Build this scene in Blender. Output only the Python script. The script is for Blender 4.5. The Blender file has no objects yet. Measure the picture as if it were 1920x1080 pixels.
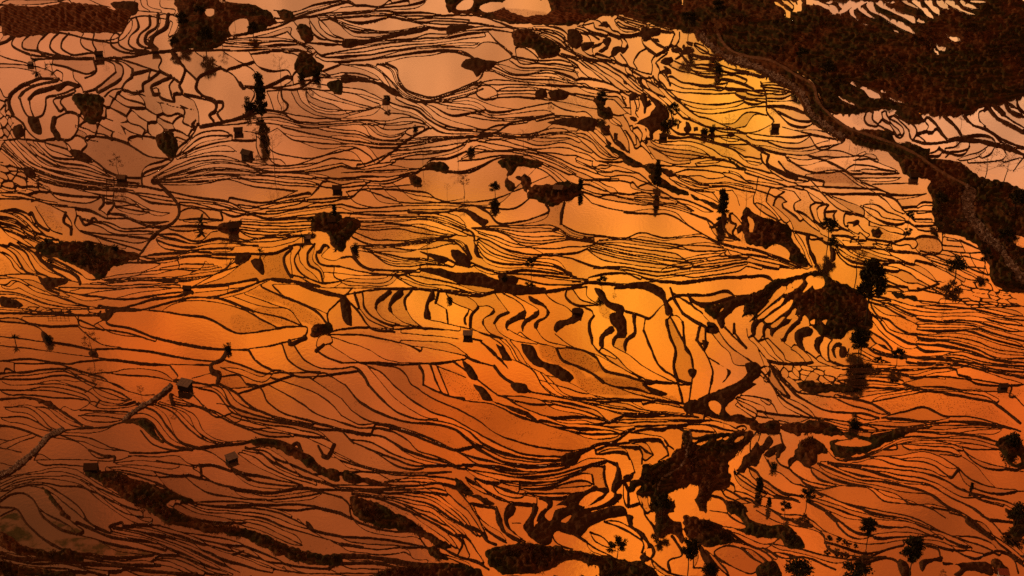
import bpy, math, random, time
import numpy as np
from mathutils import Vector, Matrix
T0 = time.time()
S = bpy.context.scene; COL = S.collection
# ---------------------------------------------------------------- camera
CAM_H = 170.0; PITCH = math.radians(30.0); FPX = 2667.0        # metres above the valley, look-down angle, focal length in photo pixels
cd = bpy.data.cameras.new('camera'); cam = bpy.data.objects.new('camera', cd); COL.objects.link(cam)
cd.sensor_width = 36; cd.lens = 36 * FPX / 1920; cd.clip_start = 1; cd.clip_end = 20000
cam.location = (0, 0, CAM_H); cam.rotation_euler = (math.pi / 2 - PITCH, 0, 0); S.camera = cam
S.view_settings.view_transform = 'Standard'; S.view_settings.look = 'None'; S.view_settings.exposure = 0.1; S.view_settings.gamma = 1
S.render.engine = 'CYCLES'; S.cycles.max_bounces = 4; S.cycles.glossy_bounces = 2; S.cycles.diffuse_bounces = 1; S.cycles.transparent_max_bounces = 4
S.cycles.use_denoising = False

def lin(c): c = c / 255.0; return c / 12.92 if c <= .04045 else ((c + .055) / 1.055) ** 2.4
def rgb(r, g, b): return (lin(r), lin(g), lin(b))
def ray(u, v):
    """direction through photo pixel (u, v)"""
    u = np.asarray(u, float); v = np.asarray(v, float)
    a = (u - 960) / FPX; b = (540 - v) / FPX
    return a, math.cos(PITCH) + b * math.sin(PITCH), -math.sin(PITCH) + b * math.cos(PITCH)

# ---------------------------------------------------------------- evening sky: broken cloud lit from below, dark overhead and behind
SUN_EL, SUN_AZ = math.radians(16), math.radians(-68)           # low, ahead and to the left
CLOUDS = [  # photo pixel whose water mirrors this bit of sky, colour there
 (100,60,190,115,70),(400,170,197,127,77),(830,130,217,147,90),(640,25,208,138,86),(1100,100,226,150,80),(1380,190,252,178,55),(1270,60,238,160,75),
 (1850,40,250,190,125),(1820,240,220,160,118),(1640,150,215,150,105),(150,330,165,98,60),(500,290,182,108,64),(900,230,203,127,72),(1170,270,228,142,62),(1560,310,218,142,85),(1750,400,238,150,72),
 (250,420,152,88,50),(700,380,185,105,55),(980,320,206,120,60),(1180,400,230,140,58),(50,490,226,130,42),(450,535,232,138,38),(600,470,240,148,42),(850,480,250,165,50),
 (1400,450,228,136,50),(1620,460,252,166,50),(1500,580,244,152,46),(1860,560,228,120,40),(330,620,205,98,26),(470,610,232,128,34),(130,640,168,78,25),(1000,600,244,142,38),
 (1190,575,255,178,52),(1210,670,236,128,34),(1740,640,240,124,34),(100,720,135,62,26),(360,690,190,80,22),(700,720,176,84,36),(1000,760,232,108,26),(1450,740,190,102,52),(1860,740,205,90,30),
 (400,790,130,60,30),(640,830,150,72,34),(900,800,208,88,22),(1300,850,235,122,34),(1650,820,200,88,28),(180,850,112,50,24),(600,960,142,66,30),(980,900,188,86,28),(1240,970,235,126,38),
 (1550,930,198,90,30),(1820,940,158,68,24),(60,980,80,38,18),(300,1010,104,44,20),(620,1060,120,54,26),(1350,1060,180,76,26),(1720,1060,150,64,24)]
W = bpy.data.worlds.new('World'); S.world = W; W.use_nodes = True; nt = W.node_tree; nt.nodes.clear()
def N(nt, t, **k):
    n = nt.nodes.new(t)
    for a, b in k.items():
        if a.startswith('i_'): n.inputs[int(a[2:])].default_value = b
        else: setattr(n, a, b)
    return n
def M2(nt, op, a, b=None, c=None):
    n = nt.nodes.new('ShaderNodeMath'); n.operation = op
    for i, x in enumerate((a, b, c)):
        if x is None: continue
        if isinstance(x, (int, float)): n.inputs[i].default_value = x
        else: nt.links.new(x, n.inputs[i])
    return n.outputs[0]
def VM(nt, op, a, b=None, c=None, out=0):
    n = nt.nodes.new('ShaderNodeVectorMath'); n.operation = op
    for i, x in enumerate((a, b, c)):
        if x is None: continue
        if isinstance(x, (tuple, list)): n.inputs[i].default_value = x
        else: nt.links.new(x, n.inputs[i])
    return n.outputs[out]
L = nt.links
tc = N(nt, 'ShaderNodeTexCoord'); sep = N(nt, 'ShaderNodeSeparateXYZ'); L.new(tc.outputs['Generated'], sep.inputs[0])
az = M2(nt, 'MULTIPLY', M2(nt, 'ARCTAN2', sep.outputs[0], sep.outputs[1]), 57.2958); el = M2(nt, 'MULTIPLY', M2(nt, 'ARCSINE', sep.outputs[2]), 57.2958)
cmb = N(nt, 'ShaderNodeCombineXYZ'); L.new(az, cmb.inputs[0]); L.new(el, cmb.inputs[1])
nz = N(nt, 'ShaderNodeTexNoise'); nz.inputs['Scale'].default_value = 0.28; nz.inputs['Detail'].default_value = 4; nz.inputs['Roughness'].default_value = .5; L.new(cmb.outputs[0], nz.inputs['Vector'])
P = VM(nt, 'ADD', cmb.outputs[0], VM(nt, 'MULTIPLY', VM(nt, 'SUBTRACT', nz.outputs['Color'], (.5, .5, .5)), (3.2, 3.2, 0)))
acc = None; wacc = None
for (u, v, r, g, b_) in CLOUDS:
    dx, dy, dz = ray(u, v); n_ = math.sqrt(dx*dx + dy*dy + dz*dz)
    c = (math.degrees(math.atan2(dx, dy)), math.degrees(math.asin(-dz / n_)), 0)
    d = VM(nt, 'DISTANCE', P, c, out=1)
    w = M2(nt, 'EXPONENT', M2(nt, 'MULTIPLY', M2(nt, 'MULTIPLY', d, d), -1 / 5.2))
    q_ = rgb(r, g, b_); top_ = max(0, min(1, (420 - v) / 300)); gold_ = max(0, min(1, (q_[0] - .62) / .3)); q_ = (q_[0] * .96, q_[1] * (.97 - .09 * gold_), q_[2] * (.97 - .2 * gold_)); low_ = max(0, min(1, (v - 640) / 150)); q_ = tuple(x * (1 + .14 * low_ * (u < 800)) for x in q_); colr = (q_[0] / .84, q_[1] * (.80 + .08 * top_ + .10 * low_) / .84, q_[2] * (.62 + .25 * top_) / .84)
    acc = VM(nt, 'MULTIPLY_ADD', w, colr, acc if acc is not None else (1e-9,) * 3)
    wacc = M2(nt, 'ADD', w, wacc if wacc is not None else 1e-7)
cloud = VM(nt, 'DIVIDE', acc, wacc)
# the bright break lies ahead; overhead and behind the deck is dull
mr = N(nt, 'ShaderNodeMapRange'); mr.interpolation_type = 'SMOOTHSTEP'; L.new(M2(nt, 'ABSOLUTE', az), mr.inputs[0]); mr.inputs[1].default_value = 30; mr.inputs[2].default_value = 110; mr.inputs[3].default_value = 1; mr.inputs[4].default_value = 0.0
mr2 = N(nt, 'ShaderNodeMapRange'); mr2.interpolation_type = 'SMOOTHSTEP'; L.new(el, mr2.inputs[0]); mr2.inputs[1].default_value = 42; mr2.inputs[2].default_value = 62; mr2.inputs[3].default_value = 1; mr2.inputs[4].default_value = 0.0
fac = M2(nt, 'MULTIPLY', mr.outputs[0], mr2.outputs[0])
dull = N(nt, 'ShaderNodeRGB'); dull.outputs[0].default_value = (.30, .115, .045, 1)
nz2 = N(nt, 'ShaderNodeTexNoise'); nz2.inputs['Scale'].default_value = .55; nz2.inputs['Detail'].default_value = 6; nz2.inputs['Roughness'].default_value = .55; nz2.inputs['Distortion'].default_value = .8; L.new(P, nz2.inputs['Vector'])
cl = N(nt, 'ShaderNodeMapRange'); cl.interpolation_type = 'SMOOTHSTEP'; L.new(nz2.outputs[0], cl.inputs[0])
for i_, v_ in enumerate((.34, .64, .72, 1.18)): cl.inputs[i_ + 1].default_value = v_
mod = cl.outputs[0]
mx = N(nt, 'ShaderNodeMix', data_type='RGBA'); L.new(fac, mx.inputs[0]); L.new(dull.outputs[0], mx.inputs[6]); L.new(cloud, mx.inputs[7])
mm = VM(nt, 'MULTIPLY', mx.outputs[2], None); L.new(mod, mm.node.inputs[1])
bg = N(nt, 'ShaderNodeBackground'); L.new(mm, bg.inputs[0]); bg.inputs[1].default_value = 1.0
sky = N(nt, 'ShaderNodeTexSky'); sky.sky_type = 'NISHITA'; sky.sun_disc = False; sky.sun_elevation = SUN_EL; sky.sun_rotation = SUN_AZ; sky.dust_density = 4; sky.air_density = 2
hsv = N(nt, 'ShaderNodeMix', data_type='RGBA', blend_type='MULTIPLY'); hsv.inputs[0].default_value = 1; L.new(sky.outputs[0], hsv.inputs[6]); hsv.inputs[7].default_value = (1, .55, .25, 1)
bg2 = N(nt, 'ShaderNodeBackground'); L.new(hsv.outputs[2], bg2.inputs[0]); bg2.inputs[1].default_value = 0.004
ad = N(nt, 'ShaderNodeAddShader'); L.new(bg.outputs[0], ad.inputs[0]); L.new(bg2.outputs[0], ad.inputs[1])
wo = N(nt, 'ShaderNodeOutputWorld'); L.new(ad.outputs[0], wo.inputs[0])
W.cycles.sampling_method = 'MANUAL'; W.cycles.sample_map_resolution = 256
sl = bpy.data.lights.new('sun', 'SUN'); sl.energy = 1.5; sl.angle = math.radians(3); sl.color = (1, .62, .32)
so = bpy.data.objects.new('sun', sl); COL.objects.link(so)
sd = Vector((math.sin(SUN_AZ) * math.cos(SUN_EL), math.cos(SUN_AZ) * math.cos(SUN_EL), math.sin(SUN_EL)))
so.rotation_euler = sd.to_track_quat('Z', 'Y').to_euler(); so.location = (-60, 60, 200)
# ---------------------------------------------------------------- traced plan of the terraces
def vnoise(shape, cells, rng):
    """smooth value noise on a regular lattice, cubic-eased"""
    h, w = shape; ch, cw = cells
    g = rng.random((ch + 2, cw + 2)) * 2 - 1
    y = np.linspace(0, ch, h); x = np.linspace(0, cw, w)
    yi = np.minimum(y.astype(int), ch - 1); xi = np.minimum(x.astype(int), cw - 1)
    fy = y - yi; fx = x - xi
    fy = fy * fy * (3 - 2 * fy); fx = fx * fx * (3 - 2 * fx)
    a = g[yi][:, xi]; b = g[yi][:, xi + 1]; c = g[yi + 1][:, xi]; d = g[yi + 1][:, xi + 1]
    FX = fx[None, :]; FY = fy[:, None]
    return (a * (1 - FX) + b * FX) * (1 - FY) + (c * (1 - FX) + d * FX) * FY

def catmull(P, step=4.0):
    P = np.asarray(P, float)
    if len(P) < 3:
        n = max(2, int(np.hypot(*(P[-1] - P[0])) / step) + 1)
        t = np.linspace(0, 1, n)[:, None]
        return P[0] * (1 - t) + P[-1] * t
    closed = np.allclose(P[0], P[-1])
    if closed: Q = np.vstack([P[-2], P, P[1]])
    else: Q = np.vstack([2 * P[0] - P[1], P, 2 * P[-1] - P[-2]])
    out = []
    for i in range(1, len(Q) - 2):
        p0, p1, p2, p3 = Q[i - 1], Q[i], Q[i + 1], Q[i + 2]
        L = np.hypot(*(p2 - p1))
        if L < 1e-6: continue
        # centripetal-ish: scale tangents so that long neighbours do not overshoot
        a = np.hypot(*(p1 - p0)) + 1e-6; c = np.hypot(*(p3 - p2)) + 1e-6
        m1 = ((p1 - p0) / a * L + (p2 - p1) * a / L) * L / (a + L) if a > 1e-5 else p2 - p1
        m2 = ((p2 - p1) / L * c + (p3 - p2) / c * L) * L / (c + L) if c > 1e-5 else p2 - p1
        n = max(1, int(L / step))
        t = (np.arange(n) / n)[:, None]
        t2, t3 = t * t, t * t * t
        out.append((2*t3 - 3*t2 + 1)*p1 + (t3 - 2*t2 + t)*m1 + (-2*t3 + 3*t2)*p2 + (t3 - t2)*m2)
    out.append(Q[-2][None, :])
    return np.vstack(out)

def resample(C, n):
    s = np.r_[0, np.cumsum(np.hypot(*np.diff(C, axis=0).T))]
    t = np.linspace(0, s[-1], n)
    return np.c_[np.interp(t, s, C[:, 0]), np.interp(t, s, C[:, 1])]

def parse_trace(text, rng):
    """-> polys {kind: [pts]}, lines [(pts, width px)], mosaics; all in photo pixels (1920 wide)"""
    ox = oy = 0; polys = {k: [] for k in 'VBPMDGF'}; lines = []; mos = []; rib = []; prev = None; sc = 3.0; seams = []
    for row in text.split('\n'):
        row = row.strip()
        if not row: continue
        if row[0] == 'T':
            q = row.split(); ox, oy = float(q[1]), float(q[2]); sc = float(q[3]) if len(q) > 3 else 3.0; prev = None; continue
        if row[0] == 'X':                                      # this box is traced again in finer detail
            x0, y0, x1, y1 = map(float, row.split()[1:]); keep = []
            for (C, w, m) in lines:
                ins = (C[:, 0] > x0) & (C[:, 0] < x1) & (C[:, 1] > y0) & (C[:, 1] < y1)
                if not ins.any(): keep.append((C, w, m)); continue
                run = []
                for p_, i_ in zip(C, ins):
                    if i_:
                        if len(run) > 4: keep.append((np.array(run), w, m))
                        run = []
                    else: run.append(p_)
                if len(run) > 4: keep.append((np.array(run), w, m))
            lines = keep
            for k in 'VBPMDGF': polys[k] = [P for P in polys[k] if not (x0 < P[:, 0].mean() < x1 and y0 < P[:, 1].mean() < y1 and P[:, 0].min() > x0 - 60 and P[:, 0].max() < x1 + 60)]
            mos = [t for t in mos if not (x0 < t[0][:, 0].mean() < x1 and y0 < t[0][:, 1].mean() < y1)]
            seams.append((x0, y0, x1, y1)); continue
        head = ''
        if '|' in row: head, row = row.rsplit('|', 1)
        v = np.array(row.split(), float).reshape(-1, 2) / sc + (ox, oy)
        if head and head[0] in 'VBPMDGF': polys[head[0]].append(v); continue
        if head and head[0] == 'C':
            s, a, r = head.split()[1:]; mos.append((v, float(s) / sc, float(a), float(r))); continue
        if head and head[0] in 'RSK': rib.append((head[0], catmull(v), float(head[1:]) / sc)); continue
        w = 2.35 * sc; nf = 0
        for h in head.split('|'):
            if h.startswith('f'): nf = int(h[1:])
            elif h: w = float(h)
        C = catmull(v); lines.append((C, w / sc, 1))
        if nf and prev is not None:
            A = prev; B = C
            d1 = np.hypot(*(A[0]-B[0])) + np.hypot(*(A[-1]-B[-1])); d2 = np.hypot(*(A[0]-B[-1])) + np.hypot(*(A[-1]-B[0]))
            if d2 < d1: B = B[::-1]
            n = max(len(A), len(B)); A = resample(A, n); B = resample(B, n)
            for k in range(nf):
                ph = rng.random(3) * 6.28; s = np.linspace(0, n * 4 / 60.0, n)
                j = 0.22 * np.sin(s + ph[0]) + 0.13 * np.sin(2.3 * s + ph[1]) + .08 * np.sin(5.1 * s + ph[2])
                t = np.clip((k + 1 + j) / (nf + 1), 0, 1)[:, None]
                lines.append((A * (1 - t) + B * t, 2.2, 0))
        prev = C
    infill(lines, polys, rng)
    join_ends(lines, seams)
    return polys, lines, mos, rib

def chamfer(mask):
    """distance to the True cells of mask"""
    d = np.where(mask, 0., 1e4); w = mask.shape[1]; ix = np.arange(w)
    for rows in (range(mask.shape[0]), range(mask.shape[0] - 1, -1, -1)):
        p = None
        for y in rows:
            r = d[y]
            if p is not None:
                r = np.minimum(r, p + 1); r[1:] = np.minimum(r[1:], p[:-1] + 1.414); r[:-1] = np.minimum(r[:-1], p[1:] + 1.414)
            r = np.minimum(r, np.minimum.accumulate(r - ix) + ix)
            r = np.minimum(r, (np.minimum.accumulate((r + ix)[::-1])[::-1] - ix))
            d[y] = r; p = r
    return d

def infill(lines, polys, rng, lo=11.5, hi=30.0, prob=.8):
    """low bunds half way between neighbouring banks that stand far apart"""
    q = 1.5; gu = np.arange(0, 1920, q); gv = np.arange(0, 1080, q); M = np.zeros((len(gv), len(gu)), bool)
    for C, w, m in lines:
        F = resample(C, max(2, int(len(C) * 4)))
        i = (F[:, 0] / q).astype(int); j = (F[:, 1] / q).astype(int); k = (i >= 0) & (i < len(gu)) & (j >= 0) & (j < len(gv)); M[j[k], i[k]] = True
    U, V = np.meshgrid(gu, gv)
    for kk in 'VB':
        for P in polys[kk]:
            a0, b0 = P.min(0); a1, b1 = P.max(0); w = (slice(*np.searchsorted(gv, (b0, b1))), slice(*np.searchsorted(gu, (a0, a1))))
            if U[w].size: M[w] |= poly_sdf(U[w], V[w], P) < 0
    D = chamfer(M) * q; taken = set(); new = []
    offs = np.arange(5., hi * .5 + 4, 1.0)
    for (C, w, m) in list(lines):
        if len(C) < 10: continue
        T = np.gradient(C, axis=0); T /= np.hypot(T[:, 0], T[:, 1])[:, None] + 1e-6; Nn = np.stack([-T[:, 1], T[:, 0]], 1)
        for sgn in (1, -1):
            X = C[:, None, :] + sgn * Nn[:, None, :] * offs[None, :, None]
            i = np.clip((X[..., 0] / q).astype(int), 0, len(gu)-1); j = np.clip((X[..., 1] / q).astype(int), 0, len(gv)-1); d = D[j, i]
            rid = d < offs[None] * .78
            k = np.argmax(rid, 1); t = offs[k]; ok = rid.any(1) & (t * 2 > lo) & (t * 2 < hi) & (d[np.arange(len(C)), np.maximum(k - 1, 0)] > lo * .36)
            ok &= (C[:, 0] > 2) & (C[:, 0] < 1918) & (C[:, 1] > 2) & (C[:, 1] < 1078)
            for (x0, y0, x1, y1) in ((640, 545, 1420, 715), (560, 705, 940, 850), (0, 70, 330, 260), (1320, 530, 1560, 680), (0, 560, 600, 700)):
                ok &= ~((C[:, 0] > x0) & (C[:, 0] < x1) & (C[:, 1] > y0) & (C[:, 1] < y1))
            ts = np.convolve(np.where(ok, t, np.median(t[ok]) if ok.any() else 8), np.ones(7) / 7, 'same')[:len(C)]
            Y = C + sgn * Nn * ts[:, None] * .96
            run = []; runs = []
            for n_ in range(len(C)):
                key = (int(Y[n_, 0] // 7), int(Y[n_, 1] // 5))
                free = not any((key[0]+a, key[1]+b) in taken for a in (-1, 0, 1) for b in (-1, 0, 1))
                if ok[n_] and free: run.append(n_)
                else:
                    if len(run) >= 9: runs.append(run)
                    run = []
            if len(run) >= 9: runs.append(run)
            for r in runs:
                e0, e1 = max(0, r[0] - 12), min(len(C), r[-1] + 13); n_ = np.arange(e0, e1)
                base = np.interp(n_, r, ts[r]); fade = np.clip(np.minimum((n_ - e0) / max(r[0] - e0, 1), (e1 - 1 - n_) / max(e1 - 1 - r[-1], 1)), 0, 1); fade = fade * fade * (3 - 2 * fade)
                P = C[n_] + sgn * Nn[n_] * (base * fade * .96)[:, None]
                for p in P: taken.add((int(p[0] // 7), int(p[1] // 5)))
                if rng.random() > prob: continue
                P = np.stack([np.convolve(np.pad(P[:, a], 3, 'edge'), np.ones(7)/7, 'valid') for a in (0, 1)], 1)
                if (np.hypot(*np.diff(P, axis=0).T) > 12).any(): continue
                new.append((P, 2.1, 0))
    lines.extend(new); print('infill', len(new))

def join_ends(lines, seams):
    """stitch line ends that meet across the tracing sheets and run loose ends into the next bank"""
    ends = []
    for i, (C, w, m) in enumerate(lines):
        if len(C) < 3 or np.allclose(C[0], C[-1]): continue
        for e in (0, -1): ends.append((i, e))
    P = np.array([lines[i][0][e] for i, e in ends]); In = np.array([lines[i][0][4 if e == 0 else -5] if len(lines[i][0]) > 5 else lines[i][0].mean(0) for i, e in ends])
    done = np.zeros(len(ends), bool)
    def pull(k, T):
        i, e = ends[k]; C = lines[i][0]; n = min(len(C), 14); f = (1 - np.arange(n) / n)[:, None] ** 1.5; d = T - C[e]
        if e == 0: C[:n] += d * f
        else: C[-n:] += d * f[::-1]
    for ax, bs, tol in ((0, (640, 1280, *[q for t in seams for q in (t[0], t[2])]), 14), (1, (360, 720, *[q for t in seams for q in (t[1], t[3])]), 20)):
        for b0 in bs:
            near = [k for k in range(len(ends)) if abs(P[k, ax] - b0) < 7 and not done[k]]
            A = [k for k in near if In[k, ax] < b0]; Bq = [k for k in near if In[k, ax] >= b0]
            pr = sorted((abs(P[a, 1-ax] - P[q, 1-ax]), a, q) for a in A for q in Bq)
            for d, a, q in pr:
                if d > tol: break
                if done[a] or done[q]: continue
                T = (P[a] + P[q]) / 2; pull(a, T); pull(q, T); done[a] = done[q] = True
    allp = np.vstack([C for C, w, m in lines]); own = np.concatenate([[i] * len(C) for i, (C, w, m) in enumerate(lines)])
    extra = []
    for k, (i, e) in enumerate(ends):
        if done[k]: continue
        p = lines[i][0][e]; d = np.hypot(allp[:, 0] - p[0], (allp[:, 1] - p[1]) * 1.3); d[own == i] = 1e9
        seam = min(abs(P[k, 0] - 640), abs(P[k, 0] - 1280), abs(P[k, 1] - 360), abs(P[k, 1] - 720)) < 7
        t = p - In[k]; t = t / (np.hypot(*t) + 1e-6)
        ahead = (allp - p) @ t > -1.5
        d = np.where(ahead, d, d * 3)
        if seam:                                           # run on a little past the sheet's edge before joining
            along = (allp - p) @ t; side = np.abs((allp - p) @ np.array([-t[1], t[0]]))
            d = np.where((along > 22) & (along < 80), side * 1.6 + along * .25, 1e3); d[own == i] = 1e9
        j = int(np.argmin(d))
        if 2.5 < d[j] < (42 if seam else 14):
            Q = allp[j]; M = p + t * np.hypot(*(Q - p)) * .45
            extra.append((catmull(np.array([p, M * .6 + (p + Q) * .2, Q]), 4.0), lines[i][1] * .9, 0))
    lines.extend(extra)

def poly_sdf(U, V, P):
    """signed distance (px), negative inside, on the window arrays U, V"""
    d = np.full(U.shape, 1e9); inside = np.zeros(U.shape, bool); n = len(P)
    for i in range(n):
        (x1, y1), (x2, y2) = P[i], P[(i + 1) % n]
        ex, ey = x2 - x1, y2 - y1; L = ex*ex + ey*ey + 1e-9
        t = np.clip(((U - x1)*ex + (V - y1)*ey) / L, 0, 1)
        d = np.minimum(d, (U - x1 - t*ex)**2 + (V - y1 - t*ey)**2)
        c = ((y1 > V) != (y2 > V))
        if abs(ey) > 1e-9: inside ^= c & (U < ex * (V - y1) / ey + x1)
    d = np.sqrt(d)
    return np.where(inside, -d, d)

def raster(us, vs, polys, lines, mos, rng):
    """us, vs: pixel coordinates of the grid columns/rows. returns b (signed px distance to a bank's edge), veg, mud, dry, green"""
    U, V = np.meshgrid(us, vs); sh = U.shape
    def win(lo, hi, pad):
        return (slice(np.searchsorted(vs, lo[1]-pad), np.searchsorted(vs, hi[1]+pad)),
                slice(np.searchsorted(us, lo[0]-pad), np.searchsorted(us, hi[0]+pad)))
    rag = (vnoise(sh, (230, 400), rng) * 1.8 + vnoise(sh, (90, 160), rng) * 2.6)
    b = np.full(sh, 30.0); veg = np.full(sh, 30.0); z = {k: np.full(sh, 30.0) for k in 'MDGF'}
    def dopoly(P, pad):
        P = catmull(np.vstack([P, P[:1]]), 5.0)[:-1]
        w = win(P.min(0), P.max(0), pad)
        return w, poly_sdf(U[w], V[w], P)
    sliver = vnoise(sh, (190, 60), rng) + .3 * vnoise(sh, (260, 160), rng)
    for P in polys['V']:
        w, d = dopoly(P, 14); hill = P[:, 1].mean() < 260 and P[:, 0].mean() > 1250
        d = d + rag[w] * 1.0;
        b[w] = np.minimum(b[w], d); veg[w] = np.minimum(veg[w], d)
    for P in polys['B']:
        w, d = dopoly(P, 14); d = d + rag[w] * .45; b[w] = np.minimum(b[w], d)
    for P in polys['P']:
        w, d = dopoly(P, 14); d = d - 1.0 + rag[w] * .15; b[w] = np.maximum(b[w], -d); veg[w] = np.maximum(veg[w], -d)
    for k in 'MDGF':
        for P in polys[k]:
            w, d = dopoly(P, 14); z[k][w] = np.minimum(z[k][w], d + rag[w] * .6)
    for (P, s, a, r) in mos:
        w = win(P.min(0), P.max(0), 14); u, v = U[w], V[w]; reg = poly_sdf(u, v, P)
        ca, sa = math.cos(r), math.sin(r)
        wu = u + vnoise(u.shape, (max(2, u.shape[0]//16), max(2, u.shape[1]//18)), rng) * 8
        wv = v + vnoise(u.shape, (max(2, u.shape[0]//16), max(2, u.shape[1]//18)), rng) * 7
        X = (wu*ca + wv*sa) / (s*math.sqrt(a)); Y = (-wu*sa + wv*ca) / (s/math.sqrt(a)) * 1.25
        f1 = np.full(u.shape, 9.0); f2 = np.full(u.shape, 9.0)
        ix, iy = np.floor(X), np.floor(Y)
        def hsh(i, j, q):
            t = np.sin(i*127.1 + j*311.7 + q*74.7) * 43758.5453
            return t - np.floor(t)
        for di in (-1, 0, 1):
            for dj in (-1, 0, 1):
                ci, cj = ix+di, iy+dj
                d = np.hypot(ci + .15 + .7*hsh(ci, cj, 1) - X, cj + .15 + .7*hsh(ci, cj, 2) - Y)
                f2 = np.where(d < f1, f1, np.minimum(f2, d)); f1 = np.minimum(f1, d)
        e = (f2 - f1) * s * .5 - 1.3 + 5 * np.clip(vnoise(u.shape, (max(2, u.shape[0]//14), max(2, u.shape[1]//14)), rng) - .45, 0, 1)
        b[w] = np.where(reg < 0, np.minimum(b[w], e), b[w])
    for (C, w0, main) in lines:
        C = C.copy(); n = len(C)
        if n < 2: continue
        # hand-dug wander
        nr = rng.standard_normal((n, 2)); k = np.array([.25, .5, .25])
        for q in range(2): nr = np.stack([np.convolve(nr[:, i], k, 'same')[:n] for i in (0, 1)], 1)
        nr *= np.minimum(1, np.minimum(np.arange(n), np.arange(n)[::-1]) / 2.0)[:, None]
        C += nr * (.65, .45)
        ww = w0 * .47 * (1 + .16 * np.convolve(rng.standard_normal(n), np.ones(4)/2.6, 'same')[:n]); ww = np.clip(ww, w0*.38, w0*.85)
        for i in range(n - 1):
            x1, y1 = C[i]; x2, y2 = C[i+1]; h = ww[i]; pad = h + 4
            sv = slice(*np.searchsorted(vs, (min(y1, y2)-pad, max(y1, y2)+pad))); su = slice(*np.searchsorted(us, (min(x1, x2)-pad, max(x1, x2)+pad)))
            u = us[su][None, :]; v = vs[sv][:, None]
            if u.size == 0 or v.size == 0: continue
            ex, ey = x2-x1, y2-y1; L = ex*ex + ey*ey + 1e-9
            t = np.clip(((u-x1)*ex + (v-y1)*ey) / L, 0, 1)
            d = np.sqrt((u-x1-t*ex)**2 + (v-y1-t*ey)**2) - (h*(1-t) + ww[i+1]*t)
            b[sv, su] = np.minimum(b[sv, su], d)
    return b, veg, z['M'], z['D'], z['G'], z['F']

def band(us, vs, rib):
    """signed px distance to a ribbon, negative on it"""
    b = np.full((len(vs), len(us)), 30.0)
    for (C, w0) in rib:
        ww = w0 * .5 * (1 + .12 * np.sin(np.arange(len(C)) * .9) + .1 * np.sin(np.arange(len(C)) * .37))
        for i in range(len(C) - 1):
            x1, y1 = C[i]; x2, y2 = C[i+1]; h = ww[i]; pad = h + 4
            sv = slice(*np.searchsorted(vs, (min(y1, y2)-pad, max(y1, y2)+pad))); su = slice(*np.searchsorted(us, (min(x1, x2)-pad, max(x1, x2)+pad)))
            u = us[su][None, :]; v = vs[sv][:, None]
            if u.size == 0 or v.size == 0: continue
            ex, ey = x2-x1, y2-y1; L = ex*ex + ey*ey + 1e-9
            t = np.clip(((u-x1)*ex + (v-y1)*ey) / L, 0, 1)
            b[sv, su] = np.minimum(b[sv, su], np.sqrt((u-x1-t*ex)**2 + (v-y1-t*ey)**2) - h)
    return b

def label(mask):
    """4-connected components by runs"""
    h, w = mask.shape; par = []
    lab = np.full(mask.shape, -1, np.int32); prev = []
    def find(a):
        while par[a] != a: par[a] = par[par[a]]; a = par[a]
        return a
    for y in range(h):
        r = mask[y].astype(np.int8); d = np.diff(np.r_[0, r, 0]); st = np.nonzero(d == 1)[0]; en = np.nonzero(d == -1)[0]
        cur = []; j = 0
        for s, e in zip(st.tolist(), en.tolist()):
            me = len(par); par.append(me)
            while j < len(prev) and prev[j][1] <= s: j += 1
            k = j
            while k < len(prev) and prev[k][0] < e:
                a, c = find(prev[k][2]), find(me)
                if a != c: par[max(a, c)] = min(a, c)
                k += 1
            cur.append((s, e, me)); lab[y, s:e] = me
        prev = cur
    root = np.array([find(i) for i in range(len(par))]); uq, inv = np.unique(root, return_inverse=True)
    return np.where(lab >= 0, inv[np.maximum(lab, 0)], -1), len(uq)
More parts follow.
